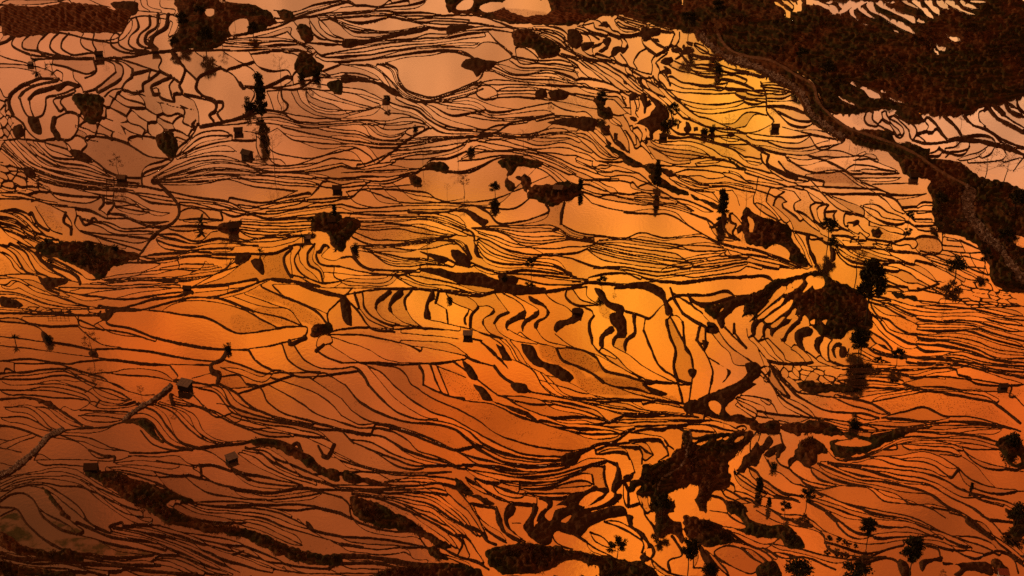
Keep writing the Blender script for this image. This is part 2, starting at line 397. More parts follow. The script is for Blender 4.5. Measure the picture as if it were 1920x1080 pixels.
TRACE = """
T 0 0
V|0 40 190 40 350 12 600 42 740 90 720 110 690 178 640 182 400 176 0 162
F|0 40 190 40 350 12 600 42 740 90 720 110 690 178 640 182 400 176 0 162
0 25 100 32 190 27 350 5
390 0 410 25 600 40
500 0 560 25 620 40
0 180 110 172 300 180 690 185 720 130 740 100
45 170 10 215 0 230
20|90 172 30 235 0 245
12|115 175 75 220 65 245 130 290 300 325 520 330
14|195 178 125 245 125 265 210 290 340 322
14|270 180 215 245 210 275 260 318 400 325
12|330 183 285 235 280 260 330 310 400 322 520 322
14|385 188 350 230 345 270 380 300 530 300
10|470 190 452 220 465 265 520 295
12|530 190 520 240 540 280
12|640 190 620 225 625 250 660 280 730 300 830 300
12|690 185 670 210 670 250 700 275 820 290
15|765 95 780 150 730 215 725 250 760 280 830 285
17|840 90 845 135 785 200 775 240 800 265 850 270
24|890 85 885 140 820 205 815 235 850 262
26|945 85 935 150 855 215 850 250 880 280
720 110 760 95 870 85 960 82 1000 100 990 180 945 215
14|600 320 740 318 850 295 930 290 1000 285 1290 280
0 310 60 330 140 350 170 360
0 355 130 362 200 372
0 380 80 380 160 395 225 420 230 440
22|230 440 170 465 110 490 55 548 55 600 75 650
0 500 30 550 55 550
180 330 300 330 530 330
300 360 370 375 430 400 500 415 530 400
16|530 335 540 400 500 435 480 440
320 440 230 440
220 375 300 410 320 440 350 460
24|320 455 250 470 130 520 110 545
14|110 545 130 610 160 660 190 670
26|350 480 280 500 190 530 165 560
10|165 560 175 620 190 660
24|440 485 370 470 330 500
330 395 350 410 350 460
14|440 485 370 520 310 535 260 550 255 600 240 650 200 665
14|420 520 370 540 300 560 330 620
12|360 540 340 570 370 620
410 400 420 450 460 490 470 520
16|640 415 600 450 540 500 500 515
570 345 640 370 650 405
20|680 440 650 470 600 500 560 520
12|650 345 690 370 690 420 680 440
20|745 390 745 420 700 470 685 500
12|685 500 630 510 590 545
570 338 700 350 750 390
18|835 395 740 420
640 320 740 350 850 390 960 430 980 440
12|845 400 835 440
18|895 405 840 450 805 470 805 510
10|805 510 740 520 720 510
22|955 435 900 460 850 490 860 520
14|980 440 955 480 960 530 980 575
10|980 575 900 540 890 500
12|890 305 905 330 890 380 960 430 1000 455
18|1000 350 1030 380 1020 450 1005 480 1025 525 980 530 980 570
24|975 300 1020 350
1035 380 1110 450
18|1240 380 1110 455 1105 500 1130 530 1190 560 1215 580 1215 620 1180 650 1200 680
1020 525 1100 540 1190 570
1025 530 1090 570 1115 640 1120 700
16|1215 575 1250 575 1255 600 1225 640 1250 685
22|1130 715 1250 690 1400 640 1440 600
1100 290 1180 350 1240 380 1300 410 1360 480 1430 520 1400 600
22|1350 470 1370 500
1260 290 1330 340 1430 400 1450 450 1430 490 1360 490
1290 385 1430 345
1400 290 1450 370 1540 400 1620 400 1640 450 1600 480
1420 300 1600 290 1690 330 1700 370 1650 420 1650 480
14|1380 490 1500 490 1700 490 1760 450
22|1500 490 1560 465 1600 440
V|985 0 1150 0 1300 10 1500 60 1560 130 1500 160 1400 200 1300 210 1230 260 1090 280 960 262 960 220 1000 170 1010 110 1000 60
P|1290 170 1340 110 1385 110 1380 190 1300 190
P|1155 60 1200 55 1200 80 1170 90
V|1560 70 1640 60 1660 110 1590 120
V|1700 290 1780 330 1815 390 1780 420 1700 440 1670 420
730 50 760 0
790 0 800 30 840 60
f1|900 0 900 30 980 50
780 60 880 70 990 80
B|620 20 780 20 760 90 740 90
12|1320 200 1480 170 1560 150 1650 110 1800 60 1920 20
f2|1540 60 1650 70 1760 30 1920 0
1400 210 1500 190 1640 165 1635 200 1670 230
1290 215 1500 210 1660 230 1750 260
f2|1240 235 1440 260 1600 250 1700 260 1750 300
f1|1280 285 1400 280 1550 280 1690 290
1660 130 1690 170 1720 230 1800 240 1920 240
1790 100 1840 150 1880 200 1920 215
1740 110 1800 190 1920 235
V|1670 150 1720 140 1760 220 1740 240 1700 230 1680 200
1580 130 1700 100 1920 80
1750 260 1810 310 1920 330
f1|1810 400 1920 360
1810 400 1850 420 1920 410
f2|1780 430 1850 440 1920 440
V|1830 470 1900 450 1920 460 1920 540 1860 520
C 84 2 0.5|600 545 700 500 780 510 850 560 980 590 1090 600 1110 700 1080 780 1000 840 960 740 860 760 780 790 600 790 430 800 420 700 470 560
V|410 540 500 520 590 560 580 640 540 700 480 680 440 620
C 50 1.5 1.2|0 650 60 650 120 780 0 780
C 44 1.4 1.2|0 560 55 560 80 660 0 660
B|70 720 120 700 130 770 90 780
B|160 660 210 660 230 760 190 750
V|870 770 960 740 1000 830 970 890 900 850
10|480 795 690 795 740 820 830 880 960 900 790 1000 720 1000 620 970 500 880 460 850 490 810 480 795
14|1110 700 1090 750 1000 840 970 900 800 1000 800 1050
740 820 720 790 860 770 980 890
250 800 340 785 390 820 410 880 330 860 260 820 250 800
12|300 665 400 630 430 640 430 740 380 790 330 780
34|310 665 300 720 325 770
130 690 160 740 200 780 300 790
10|75 650 130 700 140 780
0 790 100 780 250 795
100 790 180 860 250 920 400 960 600 1010 780 1030
f2|20 790 80 860 150 920 300 990 500 1030 800 1050
f3|0 850 60 900 130 970 250 1020 450 1060 700 1075
150 800 200 860 320 930 450 950 620 1000
f1|210 800 300 880 430 900 520 930 640 1000
C 44 2.2 0.3|0 910 200 970 300 1080 0 1080
B|390 850 480 860 520 910 420 890
B|130 950 170 940 200 1000 160 1000
10|980 890 1060 830 1120 780 1300 760
1010 890 1120 830 1290 790 1400 790
1000 900 1180 830 1280 820 1330 850
860 1000 1000 930 1100 890 1260 875 1370 910 1460 950
f2|850 1020 1000 980 1200 920 1320 920 1500 960 1700 960 1920 900
f2|850 1030 1000 1010 1200 980 1400 980 1600 970 1760 990 1920 1040
f2|860 1040 1100 1040 1300 1010 1400 1040 1560 1060 1700 1070
1130 715 1300 700 1480 690 1700 720 1920 710
1250 690 1400 670 1560 660 1700 700 1920 690
1560 720 1640 780 1760 800 1920 810
1580 710 1700 740 1920 780
1500 770 1520 840 1640 880 1760 890 1900 840
1440 760 1450 850 1500 920 1650 930 1800 880 1920 850
1370 740 1500 750 1560 720
1500 510 1520 560 1540 620
14|1580 500 1590 560 1620 590 1610 620 1580 635
12|1500 620 1600 640 1640 670 1750 690 1920 680
1640 520 1680 590 1750 640 1900 670
f1|1720 500 1730 560 1790 600 1920 620
1500 510 1640 500 1730 500
1730 490 1800 540 1920 570
1760 1000 1840 1000 1920 1000
T 640 0
F|850 45 1000 50 1200 70 1450 100 1300 125 1060 130 920 115 850 80
V|580 0 920 0 900 30 930 60 1170 40 1150 0 1920 0 1920 150 1700 118 1560 88 1400 108 1340 133 1080 133 960 138 860 105 740 78 590 60
P|690 0 740 0 720 50 650 50
P|780 50 830 20 920 30 870 60 790 60
P|1090 0 1160 10 1150 50 1100 20
D|870 60 1000 55 1200 80 1300 110 1060 125 960 110
0 50 120 30 230 35 270 0
0 70 150 60 250 40 370 30 480 0
210 40 260 25 370 0
0 80 130 70 220 60 330 70 440 70 560 85
f2|0 100 150 90 290 95 420 130 520 155 800 150 960 155
560 88 760 88 960 150
0 140 60 170 200 190 330 180
f1|0 120 80 150 240 180 460 150
B|0 235 130 225 330 178 500 155 440 185 300 215 150 245 0 255
B|590 160 760 155 660 180 590 190
0 265 120 240 300 225 420 215 480 190 590 190 700 165 860 155
f1|0 290 130 270 330 240 500 230 700 190 830 175
f2|0 335 180 330 330 290 440 275 600 270 750 270
750 270 800 235 870 240 960 300
12|0 350 250 325 400 300 600 285 700 300 740 325
250 355 340 330 500 310 620 290 700 310 740 325
B|670 375 700 330 760 325 800 335 880 350 840 390 800 400 760 432 740 400 690 385
10|800 400 790 430 700 480 600 520 490 545 430 530 360 500 320 430 320 400 250 355
f2|780 480 650 520 560 550 480 565 400 540 310 470 280 400 210 360
f2|800 500 700 540 560 570 400 570 300 520 260 460 210 400 150 370 0 360
B|0 430 120 440 240 470 340 530 360 550 280 530 200 480 100 460 0 460
0 395 80 405 200 450
0 490 130 510 240 560
f1|0 550 60 570 180 605
0 580 170 605 230 590
0 515 100 530 250 570
0 660 70 640 220 600
f1|0 620 100 620 200 605
B|230 590 240 550 270 540 270 590
14|240 560 320 590 430 620 500 680 570 720 740 740 870 745 940 700 1080 670 1200 650
f1|350 550 450 600 540 680 640 720 870 730
220 605 260 630 350 640 430 670
350 550 500 590 640 650 700 640 800 620
490 570 640 600 750 620 800 650 1000 660 1200 645
f1|700 650 860 680 1000 680 1080 660
400 570 560 575 770 580 830 625 940 625 1050 600 1180 575
810 560 860 550 1080 550 1220 570 1440 610
880 510 1100 510
780 475 870 510 880 540 810 560 760 530 780 475
740 480 920 475 1130 480 1440 545
760 470 800 400
800 400 850 400 940 440 1100 465 1230 485 1550 530
f2|870 360 950 410 1080 415 1180 410 1250 440 1480 470
950 340 1000 375 1140 380 1280 400 1400 440 1600 500
f1|960 310 1100 340 1250 340 1330 380
V|960 180 1050 170 1120 200 1230 290 1200 320 1110 330 1080 280 1010 265 980 270 960 220
980 270 1020 265 1080 300 1110 335 1000 350 980 300 980 270
830 180 870 230 950 300 960 310 880 350
960 180 860 165
960 155 1150 210 1250 270 1400 360 1560 440 1700 540 1800 620
f3|1000 160 1250 200 1300 290 1460 350 1600 430 1750 560 1850 640
1000 160 1200 180 1280 240
1200 300 1300 350 1400 430 1550 500 1620 520
f2|1240 300 1380 350 1500 430 1640 500
1240 300 1300 370 1340 440 1450 450 1600 510
1340 135 1370 110 1480 120 1500 150
B|1270 170 1320 165 1360 220 1330 270 1290 260 1270 220
B|1345 260 1410 235 1420 250 1370 280
B|1410 250 1470 205 1515 205 1515 270 1450 300 1440 280 1480 250 1430 270
B|1520 290 1570 255 1610 260 1600 300 1540 315
B|1460 125 1490 120 1505 150 1480 150
1350 140 1370 190 1420 210 1345 260
1400 130 1410 160 1480 200
1450 130 1430 150 1560 200 1600 250
1520 110 1560 170 1620 190 1700 180
1320 165 1420 165 1470 205
B|1680 150 1800 150 1800 200 1770 230 1750 200 1690 220 1700 180
16|1710 265 1660 310 1645 360 1660 390
1690 220 1720 270
14|1800 280 1750 320 1745 415
12|1850 270 1780 320 1770 350 1830 400
1720 270 1780 300
1560 300 1620 380 1700 440 1760 500
1520 320 1600 390 1740 520
B|1790 350 1870 320 1880 350 1840 400 1800 370
B|1810 410 1850 400 1855 490 1840 490
B|1840 250 1860 190 1880 180 1900 200 1890 250
B|1870 270 1920 260 1920 330 1880 300
f1|1780 440 1850 380 1920 350
1700 450 1800 540 1920 600
f2|1740 420 1840 520 1920 550
1560 90 1700 130 1860 160 1920 170
f1|1540 110 1600 150 1690 150
B|1610 530 1660 520 1680 600 1640 580
B|1680 520 1760 560 1840 620 1840 700 1800 740 1760 700 1700 700 1760 640 1700 560
B|1770 730 1840 740 1840 785 1790 780
B|1640 580 1700 690 1780 760 1740 790 1660 690
B|1850 690 1870 640 1890 650 1870 700
B|1880 720 1900 670 1915 680 1895 730
V|1500 650 1600 740 1700 860 1750 950 1780 1000 1900 1060 1800 1080 1700 1010 1620 930 1500 840 1560 840 1560 780
14|1620 560 1640 660 1720 760 1740 840
14|1560 640 1600 740 1680 840
1440 550 1560 560 1600 640 1700 700
1180 575 1230 610 1340 650 1440 680
B|1160 690 1440 695 1430 720 1280 715
B|1090 520 1150 505 1160 545 1090 548
B|1160 520 1280 535 1270 550 1170 545
M|1200 570 1240 555 1440 580 1440 605 1250 590
V|1430 560 1500 570 1510 620 1500 750 1460 720 1440 640
1200 650 1440 665
f1|1100 680 1160 665 1440 690
870 745 1000 760 1140 730 1200 690
f2|740 740 900 770 1100 775 1330 740 1480 780 1600 900
1050 790 1130 760 1290 760 1400 810 1440 870
f2|700 790 850 780 1100 840 1250 830 1420 900 1600 940 1740 1040
720 850 760 820 870 845 1000 840 1200 880 1350 960 1500 1000 1700 1060
f2|650 910 740 870 870 850 1050 870 1200 920 1350 990 1500 1040 1680 1080
12|600 965 700 965 790 930 870 890 960 880
1130 920 1200 960 1300 1050 1400 1080
f1|1050 930 1120 950 1200 1010 1260 1080
0 680 150 675 260 680 350 660 430 670 500 720
250 680 240 710
0 700 130 710 160 760 200 780 340 770 360 745
f1|180 700 350 700 400 690
360 745 390 720 470 720 450 745 390 765 360 745
0 730 100 740 180 780 300 790 480 770 640 770 850 750
f3|0 800 80 810 220 830 400 820 560 790 850 770
14|200 920 290 850 400 770 490 720
f1|0 930 50 945 200 920 300 910
0 840 60 850 130 930
f1|20 810 130 815 210 900
280 900 420 870 560 860 700 810
f1|280 870 450 850 650 830 720 780
280 930 460 940 500 900 600 890 700 850
0 960 200 960 430 950
f3|0 1040 110 1025 270 1030 370 990
f1|0 1060 200 1060 360 1070 460 1080
V|470 930 540 905 600 930 600 960 520 955 460 945
10|380 990 470 950 600 965 720 970 800 930 870 890
V|380 990 430 990 450 1060 420 1060 390 1020
V|880 910 960 875 1050 890 1130 920 1110 940 1000 930 960 980 940 1000 980 1050 960 1080 920 1040 930 960
V|980 1000 1040 990 1065 1070 1040 1080 1010 1020
V|1090 1060 1150 1040 1340 1060 1340 1080 1080 1080
T 1280 0
V|-60 960 0 1000 60 1060 120 1090 20 1090 -80 1060
V|0 0 560 0 600 96 640 72 700 0 860 84 1010 130 1200 188 1440 245 1480 290 1560 240 1640 130 1920 0 1920 520 1700 600 1560 645 1380 640 1200 610 800 600 740 480 480 340 240 290 180 170 0 170
V|560 0 1920 0 1920 300 1480 300 1010 132 860 84 600 96
P|590 0 630 30 640 70 620 60 570 5
P|640 0 690 0 660 70 645 60
P|700 0 730 0 720 30 700 30
P|740 0 780 30 860 50 850 80 800 50 735 20
P|790 0 840 0 870 30 900 60 880 72 830 30
P|900 60 950 0 1060 0 960 60 900 75
P|940 60 970 60 1000 110 960 90
P|990 40 1020 50 1080 105 1030 90 1000 60
P|1040 0 1080 30 1230 130 1310 195 1270 190 1080 80 1030 30
P|1090 0 1150 0 1300 90 1310 130 1200 95 1100 40
P|1220 0 1260 0 1310 45 1260 30
P|1300 0 1340 0 1400 100 1340 70
P|1370 0 1400 20 1450 80 1410 70 1370 20
P|1430 0 1460 0 1490 50 1450 40
P|1480 0 1520 0 1560 50 1640 85 1560 60
P|1560 0 1650 50 1580 30
P|1480 180 1560 230 1530 235
P|1430 240 1475 260 1470 290 1445 285
P|1310 100 1360 130 1320 120
P|1180 155 1210 185 1190 180
P|1415 265 1430 305 1420 300
P|1610 0 1700 15 1650 15
P|920 450 1000 480 1080 520 1110 550 1050 545 1030 500
P|1160 545 1240 580 1180 560
P|1120 500 1140 520 1120 520
P|880 540 960 590 900 560
V|820 600 1020 620 1000 720 1180 770 1300 820 1400 880 1330 890 1050 780 900 700
18|1040 620 1020 680 1080 720 1180 770 1300 800
18|1075 620 1070 690 1140 730 1200 770
16|1120 630 1150 690 1190 750 1240 780
14|1150 640 1230 690 1240 760
14|1290 690 1310 740 1300 790 1340 810
12|1340 670 1400 710 1370 740 1300 760
20|1400 660 1440 710 1480 780 1520 790
22|1480 655 1520 720 1560 770 1650 770 1740 800
22|1600 650 1640 710 1720 740 1780 800 1920 840
22|1680 600 1670 680 1740 740 1860 810 1920 850
24|1720 610 1780 680 1860 730 1920 750
24|1760 595 1840 660 1920 700
20|1810 560 1830 610 1920 660
16|1880 555 1890 610 1920 630
30|1300 790 1360 815 1500 790 1620 780 1780 820 1920 860
10|1390 850 1460 820 1560 850 1500 870 1480 890
10|1600 900 1680 860 1750 830
8|1480 880 1500 850 1600 830
12|1810 830 1820 890 1760 920
8|1560 900 1700 870 1800 840
V|1200 800 1400 900 1480 890 1600 930 1700 900 1760 900 1820 960 1870 1000 1920 1080 1340 1080 1260 1000 1200 880 1100 830
V|180 160 240 290 480 345 740 480 800 600 900 700 1050 770 1330 890 1400 960 1360 990 1250 980 1200 880 1000 820 880 760 740 690 680 620 640 520 560 450 420 370 300 330 180 310 130 240 60 170
0 310 100 320 180 310
10|20 210 60 260 130 290 180 310 200 340 300 380 450 430
0 345 190 345
40 370 190 370
20 340 40 370 100 405 200 400
0 405 100 410 240 405 340 400 450 430
0 465 160 485 250 450 330 460 400 500
0 490 150 490 250 480 300 450
180 430 200 455 150 485
0 520 300 520 340 545 460 560
300 520 440 510 600 510
0 580 200 590 350 560 460 570
0 610 100 640 260 630 400 600 470 600
10|440 460 470 540 480 640 510 670
440 470 520 460 610 490
f1|440 490 560 500 630 520
460 550 560 550 630 520
480 570 560 570 640 560
480 590 600 600 700 640
510 610 660 680 740 680
0 640 100 700 200 710 300 680 370 620 480 630
210 730 350 720 400 650 470 660
200 740 440 735 500 700
560 715 700 750 860 780
0 560 60 640 130 740 280 750
0 750 100 760 300 750 450 765 640 770 720 755
300 760 370 800 500 850 700 870 900 800
480 800 560 830 680 830 820 790
16|280 750 370 810 480 870
B|0 690 30 680 30 740 10 750
B|100 735 180 740 180 765 110 760
B|60 715 80 715 80 740 60 735
0 760 130 770 200 820 370 850
f4|0 850 100 870 250 910 350 970 450 1000 600 1050
0 900 130 890 200 900
12|440 870 450 910 520 960 600 1000 700 1020
22|490 870 480 920 560 970 640 1000
16|540 910 580 960 700 1000 790 1020
M|550 920 590 910 690 970 700 1010 620 980
D|730 980 960 980 980 1010 850 1030 740 1010
M|0 830 120 840 240 850 370 860 200 860 0 860
700 980 930 970 990 1020 1070 1060
580 880 650 930 800 900 950 880 1100 910
590 900 700 960 930 970
930 970 1200 960
f1|960 1000 1230 1000
700 870 850 920 940 970
720 770 760 830 900 840 1000 870
900 950 1000 920 1200 950
1070 1040 1320 1030
1000 1020 1150 1080
0 940 100 945 240 960 300 1010
0 950 80 950 200 965 240 985 200 1010 0 1000
f3|0 1040 200 1030 350 1050 500 1080
f2|300 1010 480 1030 700 1060
500 1040 800 1050 1000 1060
R17|190 180 215 240 260 290 360 330 480 350 640 440 735 500 755 575 820 655 920 730 1060 780 1200 830 1330 895 1420 960 1500 1010 1600 1060
S26|110 200 160 260 250 320 400 370 540 440 640 500 690 560 720 640 790 700 900 770
T 0 360
0 40 200 50 300 80 420 90
f1|0 0 100 0 220 40 320 60
12|180 55 220 40
0 95 100 95 160 130 200 190 240 240
f2|0 125 80 140 140 180 200 250 330 270
f3|0 170 100 200 180 260 350 320 450 340 600 390
f2|0 200 80 230 160 290 200 320
M|200 85 290 90 310 150 350 200 350 230 280 210 240 150
290 80 370 120
18|370 120 360 170 400 210 400 240
16|180 120 220 190 270 220
200 85 240 150 280 210 350 240
420 90 430 130 420 180 450 220 540 260 600 330
290 0 400 20 560 30
22|580 30 580 70 560 100
560 100 600 130 610 150
20|600 60 640 60 610 110
600 0 600 60
480 0 600 20 720 30 760 50 850 100 960 110
640 0 640 70 760 70
740 0 800 40 980 70
f1|700 0 900 20 960 30
640 80 760 100 850 110
20|450 140 470 180
18|520 150 500 180
500 170 600 170 700 210 800 200 950 190
f1|440 130 500 170 560 190 620 230 760 240 860 230
600 150 720 150 820 190 940 170
f1|620 120 700 130 760 160 950 170
430 90 500 100 600 150
450 220 600 240 740 250 840 260
560 260 700 300 800 330
500 280 640 310 700 320
22|940 0 1000 70 1010 120 980 170 900 220 850 260 820 310 780 360
1010 120 1050 90 1130 100 1180 150
16|1240 110 1250 140
1000 60 1100 60 1250 80 1340 120 1410 130
f1|960 0 1100 30 1300 60 1380 100 1440 120
1020 160 1140 150 1250 160
940 200 1050 190 1250 200
M|930 210 1050 195 1180 230 1130 270 1060 265
900 240 1000 240 1060 270 1130 275 1200 220 1250 215 1300 240 1380 270 1500 250 1750 240
f1|880 270 960 300 1060 310 1200 290 1390 285 1500 280 1700 240
860 350 1060 330 1290 310 1450 300
f1|800 365 1000 345 1180 335
1340 210 1560 225 1760 210
f3|1360 150 1500 160 1750 150
1340 210 1400 250 1560 245 1700 220
1200 60 1400 110 1600 60 1920 30
f1|1300 30 1500 60 1650 0
f2|1400 130 1500 150 1700 130 1920 100
1500 110 1700 90 1920 60
V|1220 200 1270 170 1370 160 1340 230 1270 235
V|1750 150 1920 130 1920 330 1860 300 1850 230 1760 210
V|190 320 260 270 340 290 450 280 550 290 650 320 750 340 790 360 740 390 640 430 560 490 480 440 380 400 320 370 240 350
M|540 290 620 300 660 330 600 320
16|700 400 860 390 1000 370 1180 355 1400 350
780 380 900 400 1060 370 1340 375
900 410 830 440 650 470 560 490
f2|1300 380 1280 430 1150 470 900 490 600 500
f2|1340 380 1250 440 1080 500 800 500 560 520 450 520
900 430 1000 410 1200 405
f1|1000 440 1150 440 1240 420
B|1320 370 1420 360 1380 400 1320 400
10|0 340 60 390 80 430 130 460 170 460
12|0 300 80 350 110 400 150 450 240 465
12|60 290 150 350 170 390 200 440 270 475 400 500 440 510
14|100 290 200 350 230 390 300 440 400 500
f0|22|210 340 230 380 330 430 440 485 450 510
12|230 350 340 400 450 460 490 490 560 490
M|0 370 50 410 60 460 0 470
0 470 120 465 220 480 250 530
14|220 480 260 540 330 570
B|230 500 340 480 390 500 340 530 250 530
0 530 50 540 90 510 200 560 330 590 480 640 600 655
f1|0 490 100 490 180 530 250 560
14|300 540 400 570 560 590 700 605 800 595 950 570 1060 560
440 580 660 550 1020 530
f1|350 530 600 540 1000 515
18|560 640 640 655 740 640 860 605 1020 580 1080 560
18|600 670 800 665 920 630 1060 600 1200 590 1320 560 1450 510 1520 490 1650 500 1790 520
1085 525 1200 470 1380 400
18|1060 550 1180 530 1290 520 1440 490
1290 520 1280 560
B|1430 370 1470 380 1480 470 1440 440 1410 380
M|1470 370 1560 345 1600 360 1610 420 1640 470 1500 470
12|1400 350 1560 340 1650 300 1750 290
1480 380 1500 350 1560 345
18|1640 320 1600 360 1610 430 1640 480
14|1690 320 1660 370 1670 430 1750 490 1800 510
18|1770 290 1730 350 1740 410 1800 450 1815 500
16|1830 300 1780 350 1790 400 1900 430
22|1820 300 1800 340
1850 310 1810 360 1880 380 1920 360
14|1650 470 1740 490 1800 510 1920 500
1880 430 1880 480 1920 500
0 600 100 600 260 650 400 660 600 655
f1|0 560 100 570 280 630 400 650
12|0 680 100 680 290 690 440 695 600 690 640 680
f1|0 650 120 655 200 670 400 680
C 36 2.5 0|100 640 400 655 600 670 600 690 300 690 100 680
B|0 600 90 610 130 640 80 650 0 630
12|0 710 100 710 170 740 230 750 330 755 440 750
130 700 280 700 430 710 440 740
440 700 450 750 500 770
540 740 640 690
12|450 720 560 770 580 780
B|560 690 640 685 610 730 560 710
12|640 685 860 670 1000 690 1180 715 1330 790 1480 780 1640 755 1730 765 1720 800 1640 830 1480 870 1280 885 1150 875 1000 850 870 820 740 770 600 730 640 685
920 665 960 640 1200 620 1380 665 1480 720 1570 765
14|1200 590 1300 620 1450 680 1560 700 1700 750
D|1300 620 1400 650 1600 650 1700 740 1580 750 1440 680
D|1390 570 1500 545 1620 600 1750 670 1820 740 1700 730 1620 650 1500 600
1310 590 1420 630 1520 650 1620 655 1700 750
1380 580 1480 610 1620 655
1520 525 1600 590 1740 640 1830 680
14|1480 540 1600 590 1680 620 1790 680 1840 740
26|1530 490 1650 510 1800 560 1920 590
1540 520 1620 520 1800 545
14|1920 600 1840 690 1850 740
M|1300 700 1400 700 1560 765 1400 785 1300 760
V|1740 780 1800 740 1850 740 1870 770 1820 800 1740 800
0 810 100 820 240 840 400 860 520 890
0 725 150 740 230 770 260 830
B|240 780 270 800 270 860 250 850
440 755 520 830 560 855 680 880 540 885
550 740 600 780 800 820
10|500 770 640 780 740 800 870 840
10|520 890 640 885 850 900 1020 930 1180 945 1240 940
B|500 900 540 890 560 930 510 930
0 860 180 880 370 910 520 930 620 945
12|0 940 160 940 300 960 400 970 440 960 520 950 620 945 800 965 950 970 1160 970
0 965 200 965 330 970 420 1000 500 1040 640 1080
80 965 80 1000 250 1000 400 990
f1|0 1020 150 1010 270 995 380 1000 450 1040 560 1070
0 1050 200 1050 400 1030 460 1060
500 1030 580 1020 680 1030 880 1040 1000 1070
950 970 1000 1030
28|1280 880 1250 940 1180 980 1190 1010 1220 1020 1210 1070
1290 890 1400 890
14|1400 890 1430 940 1540 1010
1280 950 1350 970 1500 1020 1600 1020 1800 1010
12|1590 860 1620 940 1700 1000 1800 1020
12|1660 870 1700 930 1800 990 1920 990
24|1640 855 1720 820
1780 860 1790 820 1850 800 1870 840 1820 860
24|1820 860 1780 890
12|1780 890 1850 930 1920 950
1080 1050 1200 1010
1240 990 1330 1020 1500 1060 1540 1020 1700 1040 1900 1020
1250 1040 1350 1030 1400 1080
1760 1050 1800 1020 1920 1080
T 640 360
0 40 60 30 90 0
0 70 100 95 200 90 340 80 560 75 720 80
50 20 90 70 180 90
170 0 210 50 340 70
f1|350 0 400 40 500 55 700 60 860 40 960 0
12|730 75 860 95 980 90 1040 50 1060 30
V|1050 0 1330 0 1250 60 1190 80 1130 60 1080 40 1040 30
14|1150 70 1170 100 1100 140 1010 165 870 170 830 120 760 80
20|1255 60 1240 120 1235 180
1240 180 1300 215 1480 250 1600 260 1680 230 1820 260 1920 250
12|1370 0 1410 60 1560 110 1730 125 1860 130 1920 165
1360 0 1380 40 1440 60
1400 10 1530 60 1700 70 1920 100
f2|1420 0 1600 20 1800 30 1920 50
B|620 100 700 95 790 140 830 170 810 190 760 170 700 120
16|380 115 600 110 640 100
f0|0 120 150 125 350 130 560 130 700 190
f3|110 170 300 170 500 160 620 200 720 240
D|110 200 280 190 440 210 520 230 500 270 300 300 150 280 50 240
110 195 280 180 440 200 560 230 640 240
f2|60 250 150 290 300 300 500 270 620 250
V|0 150 60 145 110 170 60 240 30 270 0 300
120 320 300 310 480 285 600 275 660 295 700 340
f2|60 300 300 290 480 265 600 260 690 290 720 380
B|610 330 690 340 720 380 730 420 650 400 620 360
B|740 260 760 290 780 350 800 370 770 370 745 310
20|700 300 730 370
14|500 350 580 370 640 400 720 420
B|440 335 520 350 600 390 580 400 500 370
90 330 200 340 350 370 500 380 620 420
f3|160 330 250 400 440 410 500 400
16|60 330 100 400 180 440
14|0 380 60 370 80 390 120 420 250 440 420 430
12|0 410 60 430 200 460 400 450 440 430
B|430 430 500 420 640 450 800 460 860 490 1000 520 1150 550 1050 570 900 560 760 530 640 510 540 470
B|880 480 1000 490 990 510 900 515
0 500 120 510 280 490 300 460 350 450 440 450
0 540 200 540 440 540
0 460 100 470 260 465
10|300 470 400 530 640 560 800 580
10|350 460 450 510 600 530 740 570 900 560
M|380 460 470 460 560 490 700 520 760 545 600 525 470 500
720 240 830 270 900 310 1050 350 1120 355
730 200 860 190 1050 190 1190 190 1300 250 1420 260
f4|740 205 900 230 1000 280 1100 290 1300 270 1430 290
B|1190 200 1230 205 1200 225 1180 220
770 230 870 270 960 310 1080 320 1130 345
770 260 830 300 900 340 1040 380 1200 410 1290 460
f2|760 300 800 360 900 400 1040 410 1170 420 1300 470
10|740 400 850 450 1050 440 1200 460 1320 480
f1|860 460 1050 460 1200 490 1300 500 1440 505
12|680 220 700 210 740 230 750 270
1130 350 1270 365 1430 420 1600 450 1680 490
1130 350 1350 330 1430 290
1380 320 1600 380 1740 400 1900 420
f3|1430 290 1600 330 1740 350 1920 380
1450 270 1600 260 1760 280 1920 300
f1|1430 285 1600 290 1760 310 1920 320
12|1840 320 1920 315
1800 440 1860 410 1920 400
1420 420 1560 420 1700 440 1800 450 1920 430
f1|1400 480 1480 460 1640 460 1740 490 1920 470
1300 510 1440 510 1600 520 1760 500 1920 500
16|1290 460 1240 440
12|0 580 100 560 270 545 440 545 560 555 700 580 800 580 850 560 1000 570 1150 560 1280 540 1380 530
B|270 545 240 570 190 610 182 650 205 680 205 640 250 600 285 560
185 650 230 710 330 750
B|350 550 300 570 268 620 265 670 288 680 285 640 320 600 355 575
270 670 340 730 460 765
18|395 550 355 610 365 660
365 660 400 720 460 765
B|515 550 478 610 478 720 500 720 500 620 525 600
490 720 600 745 780 790 900 830
18|545 570 530 620
530 620 590 660
14|590 660 600 740
590 570 620 610 715 660
B|722 655 722 680 705 710 705 755 690 750 685 710 705 680
700 580 760 630 770 650
18|770 650 730 700 725 760
725 760 790 800 910 830
B|860 655 865 680 805 720 800 755 788 740 792 715 830 690
795 740 830 790 910 825
770 640 830 640 860 660
20|940 680 880 710 860 740
862 740 880 780 950 830 1100 860
B|960 710 1040 670 1040 700 960 740 935 770 940 790 915 760 925 730
860 560 900 620 940 680
900 560 1020 640 1040 680
930 770 1000 810 1110 850 1210 880
B|1060 700 1115 665 1115 690 1060 730 1030 760 1025 800 1005 760 1020 730
950 565 1060 630 1110 665
1010 790 1060 830 1210 880
B|1050 580 1070 585 1160 650 1175 680 1160 710 1112 740 1100 780 1085 770 1085 740 1150 690 1150 665 1065 610
1095 770 1130 820 1280 870
